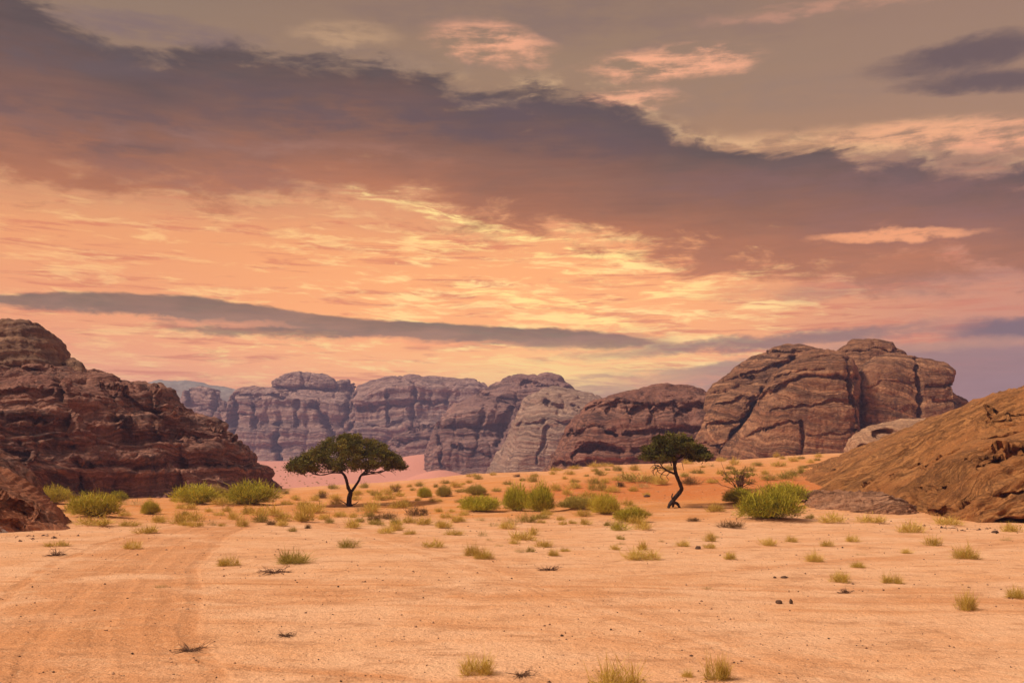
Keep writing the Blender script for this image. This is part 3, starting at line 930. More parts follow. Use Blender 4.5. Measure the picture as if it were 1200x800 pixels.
    one = lambda q: perlin(xyz(q, 3.7 + seed, 1.3))
    b1 = one(hgt / bed)
    b1 = np.tanh(6.5 * b1)
    b2 = np.tanh(6.0 * one(hgt / (bed * 0.37) + 50))
    b3 = one(hgt / (bed * 0.13) + 90)
    vary = 0.55 + 0.9 * np.clip(fbm(W / (size * 0.9) + 31, 3) + 0.3, 0, 1)
    d = bed_amp * vary * (0.6 * b1 + 0.3 * b2 * fine_bed + 0.14 * b3 * fine_bed)
    blk = 0
    for k, (bl, bh, wt) in enumerate(((0.75, 0.9, 0.55), (0.34, 0.4, 0.3), (0.16, 0.16, 0.15))):
        Bp = np.stack([W[..., 0] / (size * bl), W[..., 1] / (size * bl), hgt / (bed * bh * 1.6)], -1)
        Bp = Bp + 0.55 * np.stack([fbm(Bp * 0.8 + 30 * q + 7 * k, 3) for q in range(3)], -1) + 100
        ii = np.floor(Bp).astype(np.int64) & 255
        blk = blk + wt * (_perm[_perm[_perm[ii[..., 0]] + ii[..., 1]] + ii[..., 2]] / 255.0 - 0.5)
    d = d + block * blk * (0.4 + 1.2 * np.clip(fbm(W / (size * 1.1) + 60, 2) + 0.35, 0, 1))
    # joints and runnels
    G = W * np.array([1, 1, 0.16])
    rg = ridged(G / groove_l + 5.0, 3)
    d = d - groove * np.clip(rg - 0.55, 0, 1) ** 1.5 * 3.2
    if chan is not None:
        (cl, ca, vec) = chan                                  # oblique erosion channels along VEC
        vec = np.array(vec, float)
        vec /= np.linalg.norm(vec)
        al = (W @ vec)[..., None] * vec
        C = (W - al) + al * 0.15 + 0.5 * cl * np.stack([fbm(W / (cl * 5), 2)] * 3, -1)
        where = 0.3 + 0.9 * np.clip(fbm(W / (cl * 6) + 7, 2) + 0.45, 0, 1)
        d = d - ca * np.clip(ridged(C / cl, 3) - 0.5, 0, 1) * 2.0 * where
        d = d - 0.6 * ca * np.clip(ridged(C / (cl * 0.38) + 11, 2) - 0.4, 0, 1) * 2.0 * where
        d = d - 0.45 * ca * sstep(fbm(C * np.array([1, 1, 1.6]) / (cl * 0.9) + 23, 3), 0.2, 0.4)
    d = d + rough * fbm(W / (size * 0.22), 5, 0.55) + rough * 0.5 * np.abs(fbm(W / (size * 0.1) + 3, 4, 0.6))
    d = d * (0.1 + 0.9 * sstep(np.minimum(s, 1 - s), 0.0, 0.05))[:, None]
    P = P + N * d[..., None]
    me = mesh_from(name, P, grid_quads(*P.shape[:2])[:, ::-1])
    return obj(name, me, mat, parent)


def shift_child(o, root):
    """meshes are built in world coordinates; the parent Empty stands at the foot"""
    o.parent = root
    o.matrix_parent_inverse = root.matrix_world.inverted()


def rock(name, loc, label, cat='rock'):
    e = empty(name, loc, label, cat)
    bpy.context.view_layer.update()
    return e


M_left = rock_mat('dark_red_sandstone', (0.190, 0.078, 0.055, 1), (0.370, 0.180, 0.120, 1), (0.058, 0.032, 0.031, 1), sc=1.6, varnish=0.72, bump=0.8)
M_left2 = rock_mat('brown_sandstone_cap', (0.20, 0.10, 0.060, 1), (0.29, 0.158, 0.092, 1), (0.09, 0.05, 0.04, 1), sc=1.6, varnish=0.45, bump=0.7)
M_slope = rock_mat('red_sandstone_slope', (0.26, 0.085, 0.04, 1), (0.36, 0.14, 0.07, 1), (0.085, 0.04, 0.03, 1), axis=(0.5, 0.1, 0.85), sc=0.7, varnish=0.35, bump=0.6,
                   white=((-21.2, 41.2, 0.3), 1.15))
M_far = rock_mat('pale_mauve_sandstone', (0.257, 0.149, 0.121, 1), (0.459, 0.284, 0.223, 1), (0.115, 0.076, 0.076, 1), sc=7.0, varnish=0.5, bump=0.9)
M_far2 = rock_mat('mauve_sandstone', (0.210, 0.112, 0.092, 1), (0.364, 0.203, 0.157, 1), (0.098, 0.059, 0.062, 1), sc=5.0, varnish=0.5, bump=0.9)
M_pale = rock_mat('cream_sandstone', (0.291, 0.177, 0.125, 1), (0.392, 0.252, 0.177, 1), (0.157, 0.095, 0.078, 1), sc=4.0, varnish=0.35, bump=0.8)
M_dome = rock_mat('red_brown_sandstone', (0.194, 0.080, 0.055, 1), (0.319, 0.152, 0.100, 1), (0.075, 0.036, 0.033, 1), sc=2.6, varnish=0.7, bump=0.8)
M_right = rock_mat('russet_sandstone', (0.225, 0.094, 0.048, 1), (0.405, 0.196, 0.100, 1), (0.072, 0.033, 0.024, 1), axis=(0.12, 0, 1), sc=2.4, varnish=0.6, bump=0.9)
M_mound = rock_mat('orange_brown_sandstone', (0.30, 0.112, 0.034, 1), (0.44, 0.195, 0.066, 1), (0.10, 0.036, 0.015, 1), axis=(-0.42, 0.1, 0.9), sc=0.75, varnish=0.4, bump=0.9, band=0.6)
M_slab = rock_mat('brown_slab', (0.29, 0.125, 0.062, 1), (0.42, 0.215, 0.125, 1), (0.11, 0.048, 0.030, 1), axis=(-0.1, 0.3, 0.9), sc=0.6, varnish=0.4, bump=0.8)
M_boulder = rock_mat('light_brown_boulder', (0.34, 0.18, 0.10, 1), (0.44, 0.25, 0.145, 1), (0.15, 0.072, 0.045, 1), sc=1.6, varnish=0.25, bump=0.6)
M_mesa = rock_mat('grey_green_mesa', (0.22, 0.20, 0.17, 1), (0.28, 0.25, 0.21, 1), (0.15, 0.13, 0.12, 1), sc=20.0, varnish=0.3, bump=0.3)

# distant mesa
e = rock('mesa', (-280, 1250, 0), 'faint grey-green mesa low on the horizon between the dark cliff and the mauve butte', 'mesa')
o = loft('mesa_wall', M_mesa, [(60, 540), (75, 470), (100, 452), (180, 449), (215, 448), (262, 452), (300, 458), (330, 462), (420, 470), (450, 540)], 1250, 1190, 100, 3, nu=160, nf=40, nb=12,
         amp=8, size=120, bed=30, bed_amp=5, groove=4, groove_l=60, rough=3)
shift_child(o, e)

# far massif with the flat-topped butte
e = rock('mauve_massif', (-150, 830, 2), 'long blue-mauve cliff with a flat-topped butte rising on it, far across the pink sand', 'cliff')
PROF_W = [(0, 0), (0.10, 0.12), (0.16, 0.42), (0.34, 0.50), (0.40, 0.82), (0.62, 0.90), (0.78, 0.97), (1, 1)]
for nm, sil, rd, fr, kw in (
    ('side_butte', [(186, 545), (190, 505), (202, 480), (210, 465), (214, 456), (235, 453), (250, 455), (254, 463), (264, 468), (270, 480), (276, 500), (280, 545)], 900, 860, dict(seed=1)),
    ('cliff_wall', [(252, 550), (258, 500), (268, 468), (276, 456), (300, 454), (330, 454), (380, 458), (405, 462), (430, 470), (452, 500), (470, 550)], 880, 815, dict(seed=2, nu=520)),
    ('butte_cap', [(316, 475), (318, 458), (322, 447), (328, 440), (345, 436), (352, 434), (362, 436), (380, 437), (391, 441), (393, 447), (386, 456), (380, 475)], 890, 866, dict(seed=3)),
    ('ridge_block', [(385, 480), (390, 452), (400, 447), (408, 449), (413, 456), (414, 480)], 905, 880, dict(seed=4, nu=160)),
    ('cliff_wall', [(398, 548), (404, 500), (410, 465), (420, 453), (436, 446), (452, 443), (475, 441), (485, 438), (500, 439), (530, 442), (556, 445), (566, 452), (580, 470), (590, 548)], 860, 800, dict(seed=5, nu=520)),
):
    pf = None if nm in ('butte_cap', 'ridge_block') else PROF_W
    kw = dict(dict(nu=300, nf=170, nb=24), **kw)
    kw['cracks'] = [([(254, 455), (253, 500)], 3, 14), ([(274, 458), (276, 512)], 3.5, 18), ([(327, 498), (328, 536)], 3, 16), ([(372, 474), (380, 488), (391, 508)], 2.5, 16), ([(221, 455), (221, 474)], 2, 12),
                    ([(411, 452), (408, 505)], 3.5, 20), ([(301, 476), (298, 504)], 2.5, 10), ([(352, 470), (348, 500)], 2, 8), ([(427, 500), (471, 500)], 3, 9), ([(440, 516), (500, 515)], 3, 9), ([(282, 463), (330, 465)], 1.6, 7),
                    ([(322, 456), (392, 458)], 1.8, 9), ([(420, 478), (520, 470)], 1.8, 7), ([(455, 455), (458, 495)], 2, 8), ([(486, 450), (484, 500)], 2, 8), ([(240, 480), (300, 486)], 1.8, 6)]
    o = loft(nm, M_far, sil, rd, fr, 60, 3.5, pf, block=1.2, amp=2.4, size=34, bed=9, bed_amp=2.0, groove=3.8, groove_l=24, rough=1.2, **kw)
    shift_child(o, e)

# nearer mauve ridge
e = rock('mauve_ridge', (5, 620, 2), 'layered mauve cliff with a dark rimmed top behind the cream dome', 'cliff')
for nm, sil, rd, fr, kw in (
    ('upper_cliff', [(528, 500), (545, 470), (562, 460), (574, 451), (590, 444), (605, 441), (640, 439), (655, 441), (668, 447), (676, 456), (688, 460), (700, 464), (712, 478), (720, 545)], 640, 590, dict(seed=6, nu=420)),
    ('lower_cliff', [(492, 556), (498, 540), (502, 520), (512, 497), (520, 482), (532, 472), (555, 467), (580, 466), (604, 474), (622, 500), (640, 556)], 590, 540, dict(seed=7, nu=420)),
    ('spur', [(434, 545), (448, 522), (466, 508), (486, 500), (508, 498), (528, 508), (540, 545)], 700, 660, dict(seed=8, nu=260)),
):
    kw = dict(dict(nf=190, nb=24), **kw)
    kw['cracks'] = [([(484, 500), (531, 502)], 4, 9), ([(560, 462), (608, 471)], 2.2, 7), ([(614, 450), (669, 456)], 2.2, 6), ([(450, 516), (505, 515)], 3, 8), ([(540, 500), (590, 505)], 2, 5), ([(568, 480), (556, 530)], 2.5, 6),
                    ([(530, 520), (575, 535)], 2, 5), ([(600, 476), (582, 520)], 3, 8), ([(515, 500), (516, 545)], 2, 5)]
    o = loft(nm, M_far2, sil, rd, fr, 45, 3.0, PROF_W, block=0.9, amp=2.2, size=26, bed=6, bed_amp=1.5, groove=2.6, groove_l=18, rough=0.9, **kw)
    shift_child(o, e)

e = rock('cream_dome', (25, 480, 1), 'smooth pale cream rock dome, sunk between the mauve ridge and the red-brown dome', 'rock')
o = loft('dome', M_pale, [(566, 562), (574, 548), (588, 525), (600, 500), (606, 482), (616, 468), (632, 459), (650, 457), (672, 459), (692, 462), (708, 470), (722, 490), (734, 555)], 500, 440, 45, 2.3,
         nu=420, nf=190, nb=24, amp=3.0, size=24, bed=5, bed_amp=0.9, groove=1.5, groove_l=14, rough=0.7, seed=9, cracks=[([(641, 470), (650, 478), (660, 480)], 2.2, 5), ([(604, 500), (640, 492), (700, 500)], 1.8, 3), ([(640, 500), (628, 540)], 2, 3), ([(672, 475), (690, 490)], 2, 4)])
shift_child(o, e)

# red-brown dome with a row of alcoves
e = rock('red_brown_dome', (35, 250, 2), 'low red-brown rock dome with shaded alcoves under its rim, behind the leaning tree', 'rock')
o = loft('dome', M_dome, [(632, 560), (640, 548), (650, 528), (658, 512), (668, 498), (680, 482), (696, 470), (716, 461), (745, 454), (775, 452), (805, 454), (828, 459), (846, 470), (862, 495), (872, 556)],
         262, 232, 26, 2.2, nu=560, nf=230, nb=30, block=0.3, amp=1.4, size=11, bed=3.0, bed_amp=0.7, groove=0.7, groove_l=6, rough=0.4, seed=10,
         fine_bed=0.6, dents=[(722, 482, 13, 8, 2.2), (748, 484, 12, 9, 2.4), (775, 484, 14, 9, 2.4), (804, 487, 13, 9, 2.0), (668, 512, 12, 5, 1.4), (692, 525, 17, 7, 2.2)],
         cracks=[([(688, 478), (715, 473), (745, 474), (790, 473), (832, 478)], 3.2, 3.2), ([(735, 474), (736, 494)], 2, 1.6), ([(762, 474), (763, 495)], 2, 1.6), ([(790, 474), (791, 496)], 2, 1.6), ([(660, 510), (690, 503), (720, 508)], 2.4, 2.4),
                 ([(668, 532), (700, 522), (725, 530)], 2.6, 2.6), ([(740, 530), (790, 522), (850, 526)], 2.6, 2.4), ([(730, 506), (800, 503), (850, 507)], 2.0, 1.8), ([(650, 545), (690, 542)], 2, 2)])
shift_child(o, e)

# the big split rock
e = rock('split_rock_mass', (82, 215, 3), 'tallest russet rock mass of rounded lobes, split by a dark diagonal cleft', 'rock')
COMMON = dict(amp=1.7, size=10, bed=3.6, bed_amp=0.45, groove=0.45, groove_l=6, rough=0.40, nb=30, axis=(0.12, 0, 1), fine_bed=0.7, block=0.16)
CLEFT = ([(930, 430), (905, 460), (884, 488), (864, 514), (842, 545)], 8, 11)
for nm, sil, rd, fr, kw in (
    ('lower_lobe', [(800, 545), (808, 528), (815, 510), (824, 494), (832, 480), (840, 470), (856, 460), (875, 452), (890, 448), (904, 452), (912, 470), (905, 500), (890, 545)], 236, 222,
     dict(seed=11, n=2.2, nu=420, nf=200, cracks=[CLEFT, ([(826, 500), (860, 492), (880, 494)], 1.80, 1.37), ([(838, 474), (866, 468), (890, 466)], 1.80, 1.37), ([(815, 520), (850, 518)], 1.50, 0.91)])),
    ('upper_lobe', [(822, 520), (828, 480), (830, 458), (838, 448), (852, 438), (872, 428), (890, 418), (906, 410), (922, 407), (945, 406), (962, 409), (975, 425), (985, 470), (990, 530)], 252, 232,
     dict(seed=12, n=2.4, nu=420, nf=200, cracks=[CLEFT, ([(832, 462), (860, 456), (895, 452)], 1.95, 1.71), ([(868, 440), (900, 432), (930, 424)], 1.80, 1.48), ([(850, 446), (884, 440)], 1.35, 0.91), ([(900, 414), (940, 412)], 1.35, 0.91)])),
    ('front_lobe', [(838, 545), (852, 525), (866, 506), (880, 486), (892, 466), (902, 450), (914, 436), (928, 425), (948, 416), (970, 412), (986, 413), (997, 421), (1003, 440), (1007, 470), (1010, 505), (1014, 545)], 224, 204,
     dict(seed=13, n=2.3, nu=520, nf=260, taper=4, cracks=[([(890, 470), (905, 458), (935, 444), (970, 440), (1003, 446)], 2.25, 1.94), ([(906, 444), (930, 436), (965, 433)], 1.50, 1.03), ([(912, 430), (950, 421), (990, 420)], 1.35, 0.85),
                                                          ([(900, 484), (935, 478), (975, 470), (1004, 474)], 1.35, 0.91), ([(870, 512), (905, 498), (936, 496)], 1.35, 0.80), ([(937, 496), (938, 535)], 1.95, 1.42), ([(940, 510), (1006, 505)], 1.20, 0.57), ([(990, 418), (996, 450), (1000, 500)], 1.50, 2.38)])),
    ('cap_rock', [(978, 450), (982, 421), (988, 409), (1000, 403), (1018, 399), (1034, 399), (1046, 402), (1050, 408), (1060, 414), (1070, 440)], 244, 230, dict(seed=14, n=3.0, nu=260, nf=130, cracks=[([(984, 415), (1020, 410), (1050, 411)], 1.35, 1.14)])),
    ('end_block', [(996, 545), (1000, 500), (1001, 460), (1004, 440), (1012, 428), (1026, 420), (1045, 416), (1066, 417), (1090, 423), (1108, 430), (1117, 437), (1117, 446), (1112, 456), (1120, 463), (1132, 470), (1140, 480), (1142, 500), (1146, 545)], 232, 212,
     dict(seed=15, n=3.2, nu=520, nf=230, amp=1.2, bed_amp=0.35, dents=[(1122, 458, 9, 5, 2.0)], cracks=[([(1003, 436), (1007, 480), (1010, 540)], 3.50, 6.25), ([(1074, 420), (1076, 470), (1074, 530)], 2.25, 2.38), ([(1084, 455), (1120, 452)], 1.65, 1.14),
                                                                                           ([(1090, 468), (1136, 476)], 1.50, 0.91), ([(1012, 452), (1070, 448)], 0.90, 0.34)])),
):
    o = loft(nm, M_right, sil, rd, fr, 24, **{**COMMON, **kw})
    shift_child(o, e)

# boulder with a hollow
e = rock('hollow_boulder', (58, 152, 3.5), 'light brown boulder with a dark scooped hollow, on the sand crest beside the orange mound', 'boulder')
o = loft('boulder', M_boulder, [(993, 531), (996, 520), (1003, 510), (1016, 502), (1034, 496), (1056, 491), (1076, 489), (1096, 490), (1114, 495), (1130, 507), (1142, 530)], 155, 146, 12, 2.1, nu=300, nf=140, nb=24,
         amp=0.5, size=5, bed=1.5, bed_amp=0.18, groove=0.12, groove_l=3, rough=0.14, seed=16, dents=[(1034, 509, 18, 7, 2.6), (1006, 524, 6, 4, 1.2)])
shift_child(o, e)

# dark cliff on the near side of the valley
e = rock('dark_red_cliff', (-45, 108, -1), 'dark red layered cliff stepping down to the pink valley, with a rounded boulder top', 'cliff')
PROF_L = [(0, 0), (0.05, 0.10), (0.10, 0.36), (0.22, 0.42), (0.28, 0.62), (0.42, 0.68), (0.50, 0.84), (0.72, 0.92), (1, 1)]
LCR = [([(0, 489), (30, 487), (58, 492)], 3.00, 1.44), ([(66, 440), (80, 480), (84, 520)], 3.00, 2.25), ([(88, 462), (120, 474), (150, 494)], 3.00, 1.20), ([(120, 452), (150, 462), (165, 480)], 2.40, 0.96), ([(150, 514), (200, 512), (268, 515)], 2.40, 1.32),
       ([(205, 478), (222, 492)], 2.60, 1.20), ([(0, 526), (40, 530), (90, 524)], 3.00, 1.08), ([(95, 540), (105, 575)], 3.00, 2.00), ([(90, 548), (150, 544), (200, 548), (290, 545)], 2.20, 1.08), ([(30, 520), (38, 550)], 3.00, 1.88), ([(60, 556), (85, 566)], 4.00, 1.20),
       ([(160, 480), (200, 486)], 2.00, 0.84), ([(0, 460), (60, 456)], 2.40, 0.96), ([(135, 446), (138, 500)], 2.00, 1.50), ([(180, 455), (184, 520)], 2.00, 1.50), ([(0, 562), (60, 566)], 3.00, 1.08), ([(216, 520), (218, 580)], 2.00, 1.25), ([(250, 500), (268, 514)], 2.60, 0.96), ([(0, 430), (40, 433), (76, 434)], 2.50, 1.32)]
LC = dict(cracks=LCR, block=0.5, amp=1.5, size=8, bed=2.1, bed_amp=0.75, groove=0.85, groove_l=3.4, rough=0.42, nb=30)
for nm, mt, sil, rd, fr, kw in (
    ('lower_cliff', M_left, [(-420, 590), (-400, 470), (-250, 450), (-60, 446), (40, 440), (100, 442), (128, 443), (160, 447), (182, 451), (198, 460), (204, 472), (212, 482), (226, 491), (246, 497), (258, 502), (266, 512), (276, 522), (290, 534), (302, 545), (306, 552), (302, 562), (297, 592)],
     [(-420, 100), (0, 122), (150, 134), (306, 140)], [(-420, 78), (0, 97), (150, 111), (306, 122)], dict(seed=17, prof=PROF_L, nu=900, nf=330, taper=10)),
    ('upper_ledge', M_left, [(-380, 520), (-330, 430), (-150, 424), (-20, 428), (40, 432), (76, 434), (100, 436), (118, 441), (134, 460), (150, 520)], [(-380, 112), (0, 132), (150, 142)], [(-380, 96), (0, 118), (150, 130)],
     dict(seed=18, n=3.0, nu=420, nf=160)),
    ('boulder_top', M_left2, [(-260, 450), (-220, 385), (-120, 366), (-40, 370), (0, 374), (26, 376), (46, 384), (60, 393), (70, 402), (73, 414), (68, 428), (62, 450)], [(-260, 128), (70, 140)], [(-260, 116), (70, 126)],
     dict(seed=19, n=2.2, nu=360, nf=160, bed_amp=0.3, groove=0.4, amp=0.8)),
    ('perched_boulder', M_left2, [(68, 440), (71, 426), (76, 420), (86, 418), (96, 424), (99, 432), (98, 442)], 136, 131, dict(seed=20, n=2.1, nu=140, nf=90, amp=0.25, size=3, bed_amp=0.1, groove=0.1, rough=0.1, back=5)),
):
    kw = {**dict(back=24), **LC, **kw}
    o = loft(nm, mt, sil, rd, fr, **kw)
    shift_child(o, e)

# red slope at the edge of the near flat
e = rock('red_rock_slope', (-22, 44, 0), 'dark red rock slope rising out of the pale sand, white stain at its foot', 'rock')
o = loft('slope', M_slope, [(-420, 640), (-360, 540), (-250, 490), (-120, 500), (-40, 534), (0, 557), (12, 566), (26, 578), (42, 591), (58, 604), (74, 616), (90, 625)], [(-420, 46), (0, 48), (82, 44)], [(-420, 34), (0, 40), (82, 42)], 10, 1.8,
         nu=420, nf=180, nb=30, amp=0.28, size=3.0, bed=0.9, bed_amp=0.20, groove=0.10, groove_l=1.5, rough=0.09, axis=(0.5, 0.1, 0.85), seed=21, sink=1.6, chan=(0.8, 0.22, (0.75, 0.1, -0.62)),
         cracks=[([(4, 592), (20, 589), (44, 600)], 2.5, 0.5), ([(0, 608), (22, 612), (36, 618)], 2.5, 0.4), ([(-5, 575), (6, 577)], 2.5, 0.4), ([(30, 590), (44, 596)], 2, 0.35)])
shift_child(o, e)
o = loft('shaded_shoulder', M_left, [(-200, 560), (-120, 505), (-30, 520), (0, 537), (8, 543), (18, 553), (28, 566), (36, 590)], 62, 57, 10, 2.2,  # shaded part of the slope, its shade put into darker stone colour
         nu=200, nf=90, nb=20, amp=0.4, size=3.0, bed=0.9, bed_amp=0.2, groove=0.15, groove_l=1.5, rough=0.1, seed=22)
shift_child(o, e)

# orange mound and the dark slab at its foot
e = rock('orange_rock_mound', (28, 60, 0.3), 'big orange-brown rock mound with slanting weathered grooves, rising beside the green bushes', 'rock')
o = loft('mound', M_mound, [(925, 584), (938, 574), (950, 565), (970, 554), (990, 545), (1015, 535), (1045, 524), (1075, 511), (1105, 497), (1130, 485), (1150, 474), (1175, 462), (1200, 455), (1250, 446), (1330, 448), (1420, 470), (1500, 520), (1560, 610)],
         [(925, 76), (1000, 80), (1200, 84), (1560, 66)], [(925, 66), (1000, 60), (1060, 55), (1100, 49.5), (1140, 47.5), (1200, 47), (1560, 34)], 26, 1.75, nu=760, nf=420, nb=40,
         amp=0.9, size=7, bed=0.95, bed_amp=0.20, block=0.06, groove=0.05, groove_l=2.0, rough=0.11, axis=(-0.42, 0.1, 0.9), seed=23, sink=0.5, taper=6, chan=(1.5, 0.46, (0.86, 0.1, 0.46)),
         dents=[(1170, 497, 18, 5, 1.8), (1195, 490, 16, 5, 1.6), (1152, 540, 26, 4, 0.8), (1190, 530, 26, 5, 1.0), (1195, 612, 40, 9, 1.8), (1098, 600, 12, 8, 1.2)],
         cracks=[([(1080, 548), (1110, 532), (1140, 520), (1200, 505)], 2.6, 1.0), ([(1050, 552), (1075, 540)], 2, 0.8), ([(1140, 552), (1170, 540), (1200, 535)], 2.6, 1.1), ([(1010, 566), (1045, 556)], 2, 0.6), ([(1120, 590), (1160, 580), (1210, 572)], 2, 0.7), ([(1060, 575), (1110, 566)], 2, .6), ([(1155, 478), (1200, 492)], 2, .7)])
shift_child(o, e)
o = loft('foot_slab', M_slab, [(936, 606), (941, 592), (946, 582), (956, 578), (980, 577), (1010, 577), (1040, 579), (1064, 587), (1086, 599), (1100, 612)], [(936, 62), (1100, 54)], [(936, 54), (1000, 52.5), (1100, 49)], 10, 2.4,
         nu=420, nf=130, nb=16, amp=0.12, size=2.5, bed=0.36, bed_amp=0.20, groove=0.08, groove_l=1.6, rough=0.08, chan=(0.9, 0.20, (1, 0.25, -0.1)), axis=(-0.1, 0.3, 0.9), seed=24, sink=0.7)
shift_child(o, e)

# ------------------------------------------------------------------ plants
def strands(n, seed, rb=0.2, phi=85, w=0.012, up=0.5, jit=0.12, centre=(0, 0, 0), rad=(0.5, 0.5, 1.0), lo=0.7, segs=3, tint=(0.0, 1.0), fork=0):
    """N thin tapering blades springing from the ground to a dome; returns vertices, quads, tints"""
    g = np.random.default_rng(seed)
    th = g.uniform(0, 2 * math.pi, n)
    ph = np.radians(phi) * np.sqrt(g.uniform(0, 1, n))
    k = g.uniform(lo, 1.06, n)
    c = np.array(centre, float)
    tip = c + np.stack([np.sin(ph) * np.cos(th) * rad[0], np.sin(ph) * np.sin(th) * rad[1], np.cos(ph) * rad[2]], -1) * k[:, None] + g.normal(0, jit * 0.25, (n, 3))
    rr = rb * np.sqrt(g.uniform(0, 1, n))
    t2 = th + g.normal(0, 0.7, n)
    base = c + np.stack([rr * np.cos(t2), rr * np.sin(t2), np.zeros(n)], -1)
    base[:, 2] = np.maximum(base[:, 2] * 0, 0)
    tip[:, 2] = np.maximum(tip[:, 2], 0.03)
    mid = base * 0.5 + tip * 0.5 + np.stack([g.normal(0, jit * 0.5, n), g.normal(0, jit * 0.5, n), up * 0.35 * np.abs(tip[:, 2]) + g.normal(0, jit * 0.3, n)], -1)
    if fork:                                                    # side shoots leave the upper half of a stem
        m = n // 2
        par = g.integers(0, m, n - m)
        f = g.uniform(0.35, 0.8, n - m)[:, None]
        b2 = (1 - f) ** 2 * base[par] + 2 * f * (1 - f) * mid[par] + f * f * tip[par]
        base[m:] = b2
        dirn = tip[par] - base[par]
        tip[m:] = b2 + dirn * g.uniform(0.25, 0.5, (n - m, 1)) + g.normal(0, 0.09, (n - m, 3)) * np.array([rad[0] * 2, rad[1] * 2, rad[2]])
        mid[m:] = (base[m:] + tip[m:]) / 2 + g.normal(0, 0.02, (n - m, 3))
    tt = np.linspace(0, 1, segs + 1)[None, :, None]
    C = (1 - tt) ** 2 * base[:, None] + 2 * tt * (1 - tt) * mid[:, None] + tt ** 2 * tip[:, None]
    D = tip - base
    side = np.cross(D, g.normal(0, 1, (n, 3)))
    side /= np.maximum(np.linalg.norm(side, axis=1, keepdims=True), 1e-6)
    wd = w * g.uniform(0.6, 1.3, n)[:, None, None] * np.linspace(1.0, 0.35, segs + 1)[None, :, None]
    A, B = C - side[:, None] * wd / 2, C + side[:, None] * wd / 2
    V = np.stack([A, B], 2).reshape(-1, 3)
    q = np.arange(n)[:, None] * (segs + 1) * 2 + np.arange(segs)[None, :] * 2
    Q = np.stack([q, q + 1, q + 3, q + 2], -1).reshape(-1, 4)
    T = np.repeat(np.clip(g.normal((tint[0] + tint[1]) / 2, (tint[1] - tint[0]) / 4, n), 0, 1), (segs + 1) * 2)
    return V, Q, T


def merge(parts):
    V, Q, T, o = [], [], [], 0
    for v, q, t in parts:
        V.append(v)
        Q.append(q + o)
        T.append(t)
        o += len(v)
    return np.concatenate(V), np.concatenate(Q), np.concatenate(T)


def tube(path, radii, sides=7, seed=0, wob=0.08):
    path = np.array(path, float)
    radii = np.array(radii, float)
    n = len(path)
    tan = np.gradient(path, axis=0)
    tan /= np.maximum(np.linalg.norm(tan, axis=1, keepdims=True), 1e-9)
    ref = np.array([0.31, 0.95, 0.05])
    a = np.cross(tan, ref)
    a /= np.maximum(np.linalg.norm(a, axis=1, keepdims=True), 1e-6)
    b = np.cross(tan, a)
    g = np.random.default_rng(seed)
    an = np.linspace(0, 2 * math.pi, sides, endpoint=False)
    rr = radii[:, None] * (1 + g.normal(0, wob, (n, sides)))
    V = path[:, None] + (np.cos(an)[None, :, None] * a[:, None] + np.sin(an)[None, :, None] * b[:, None]) * rr[..., None]
    i = np.arange(n - 1)[:, None] * sides
    j = np.arange(sides)[None, :]
    j2 = (j + 1) % sides
    Q = np.stack([i + j, i + j2, i + sides + j2, i + sides + j], -1).reshape(-1, 4)
    return V.reshape(-1, 3), Q, np.full(n * sides, 0.5)


def curve_pts(pts, n):
    """smooth path through points (Catmull-Rom)"""
    p = np.array(pts, float)
    p = np.concatenate([[2 * p[0] - p[1]], p, [2 * p[-1] - p[-2]]])
    out = []
    m = len(p) - 3
    for t in np.linspace(0, m - 1e-6, n):
        i = int(t)
        f = t - i
        a, b, c, d = p[i:i + 4]
        out.append(0.5 * (2 * b + (c - a) * f + (2 * a - 5 * b + 4 * c - d) * f * f + (3 * b - a - 3 * c + d) * f ** 3))
    return np.array(out)


MP = dict(
    G=plant_mat('green_broom', (0.105, 0.098, 0.008, 1), (0.36, 0.305, 0.024, 1), (0.66, 0.53, 0.06, 1)),
    Y=plant_mat('yellow_green_broom', (0.22, 0.175, 0.016, 1), (0.46, 0.355, 0.034, 1), (0.66, 0.51, 0.08, 1)),
    O=plant_mat('olive_scrub', (0.16, 0.12, 0.02, 1), (0.34, 0.25, 0.045, 1), (0.50, 0.37, 0.09, 1)),
    T=plant_mat('dry_yellow_grass', (0.30, 0.185, 0.03, 1), (0.56, 0.375, 0.065, 1), (0.72, 0.52, 0.16, 1)),
    F=plant_mat('bleached_grass', (0.28, 0.19, 0.07, 1), (0.44, 0.31, 0.12, 1), (0.56, 0.42, 0.2, 1)),
    B=plant_mat('dead_brown_scrub', (0.05, 0.025, 0.012, 1), (0.14, 0.07, 0.025, 1), (0.30, 0.18, 0.06, 1)))
M_twig = bark_mat('dark_twigs', (0.06, 0.030, 0.018, 1), (0.17, 0.085, 0.05, 1))
M_bark = bark_mat('acacia_bark', (0.018, 0.012, 0.010, 1), (0.075, 0.045, 0.032, 1))
M_stem = bark_mat('broom_stems', (0.06, 0.04, 0.025, 1), (0.22, 0.16, 0.11, 1))


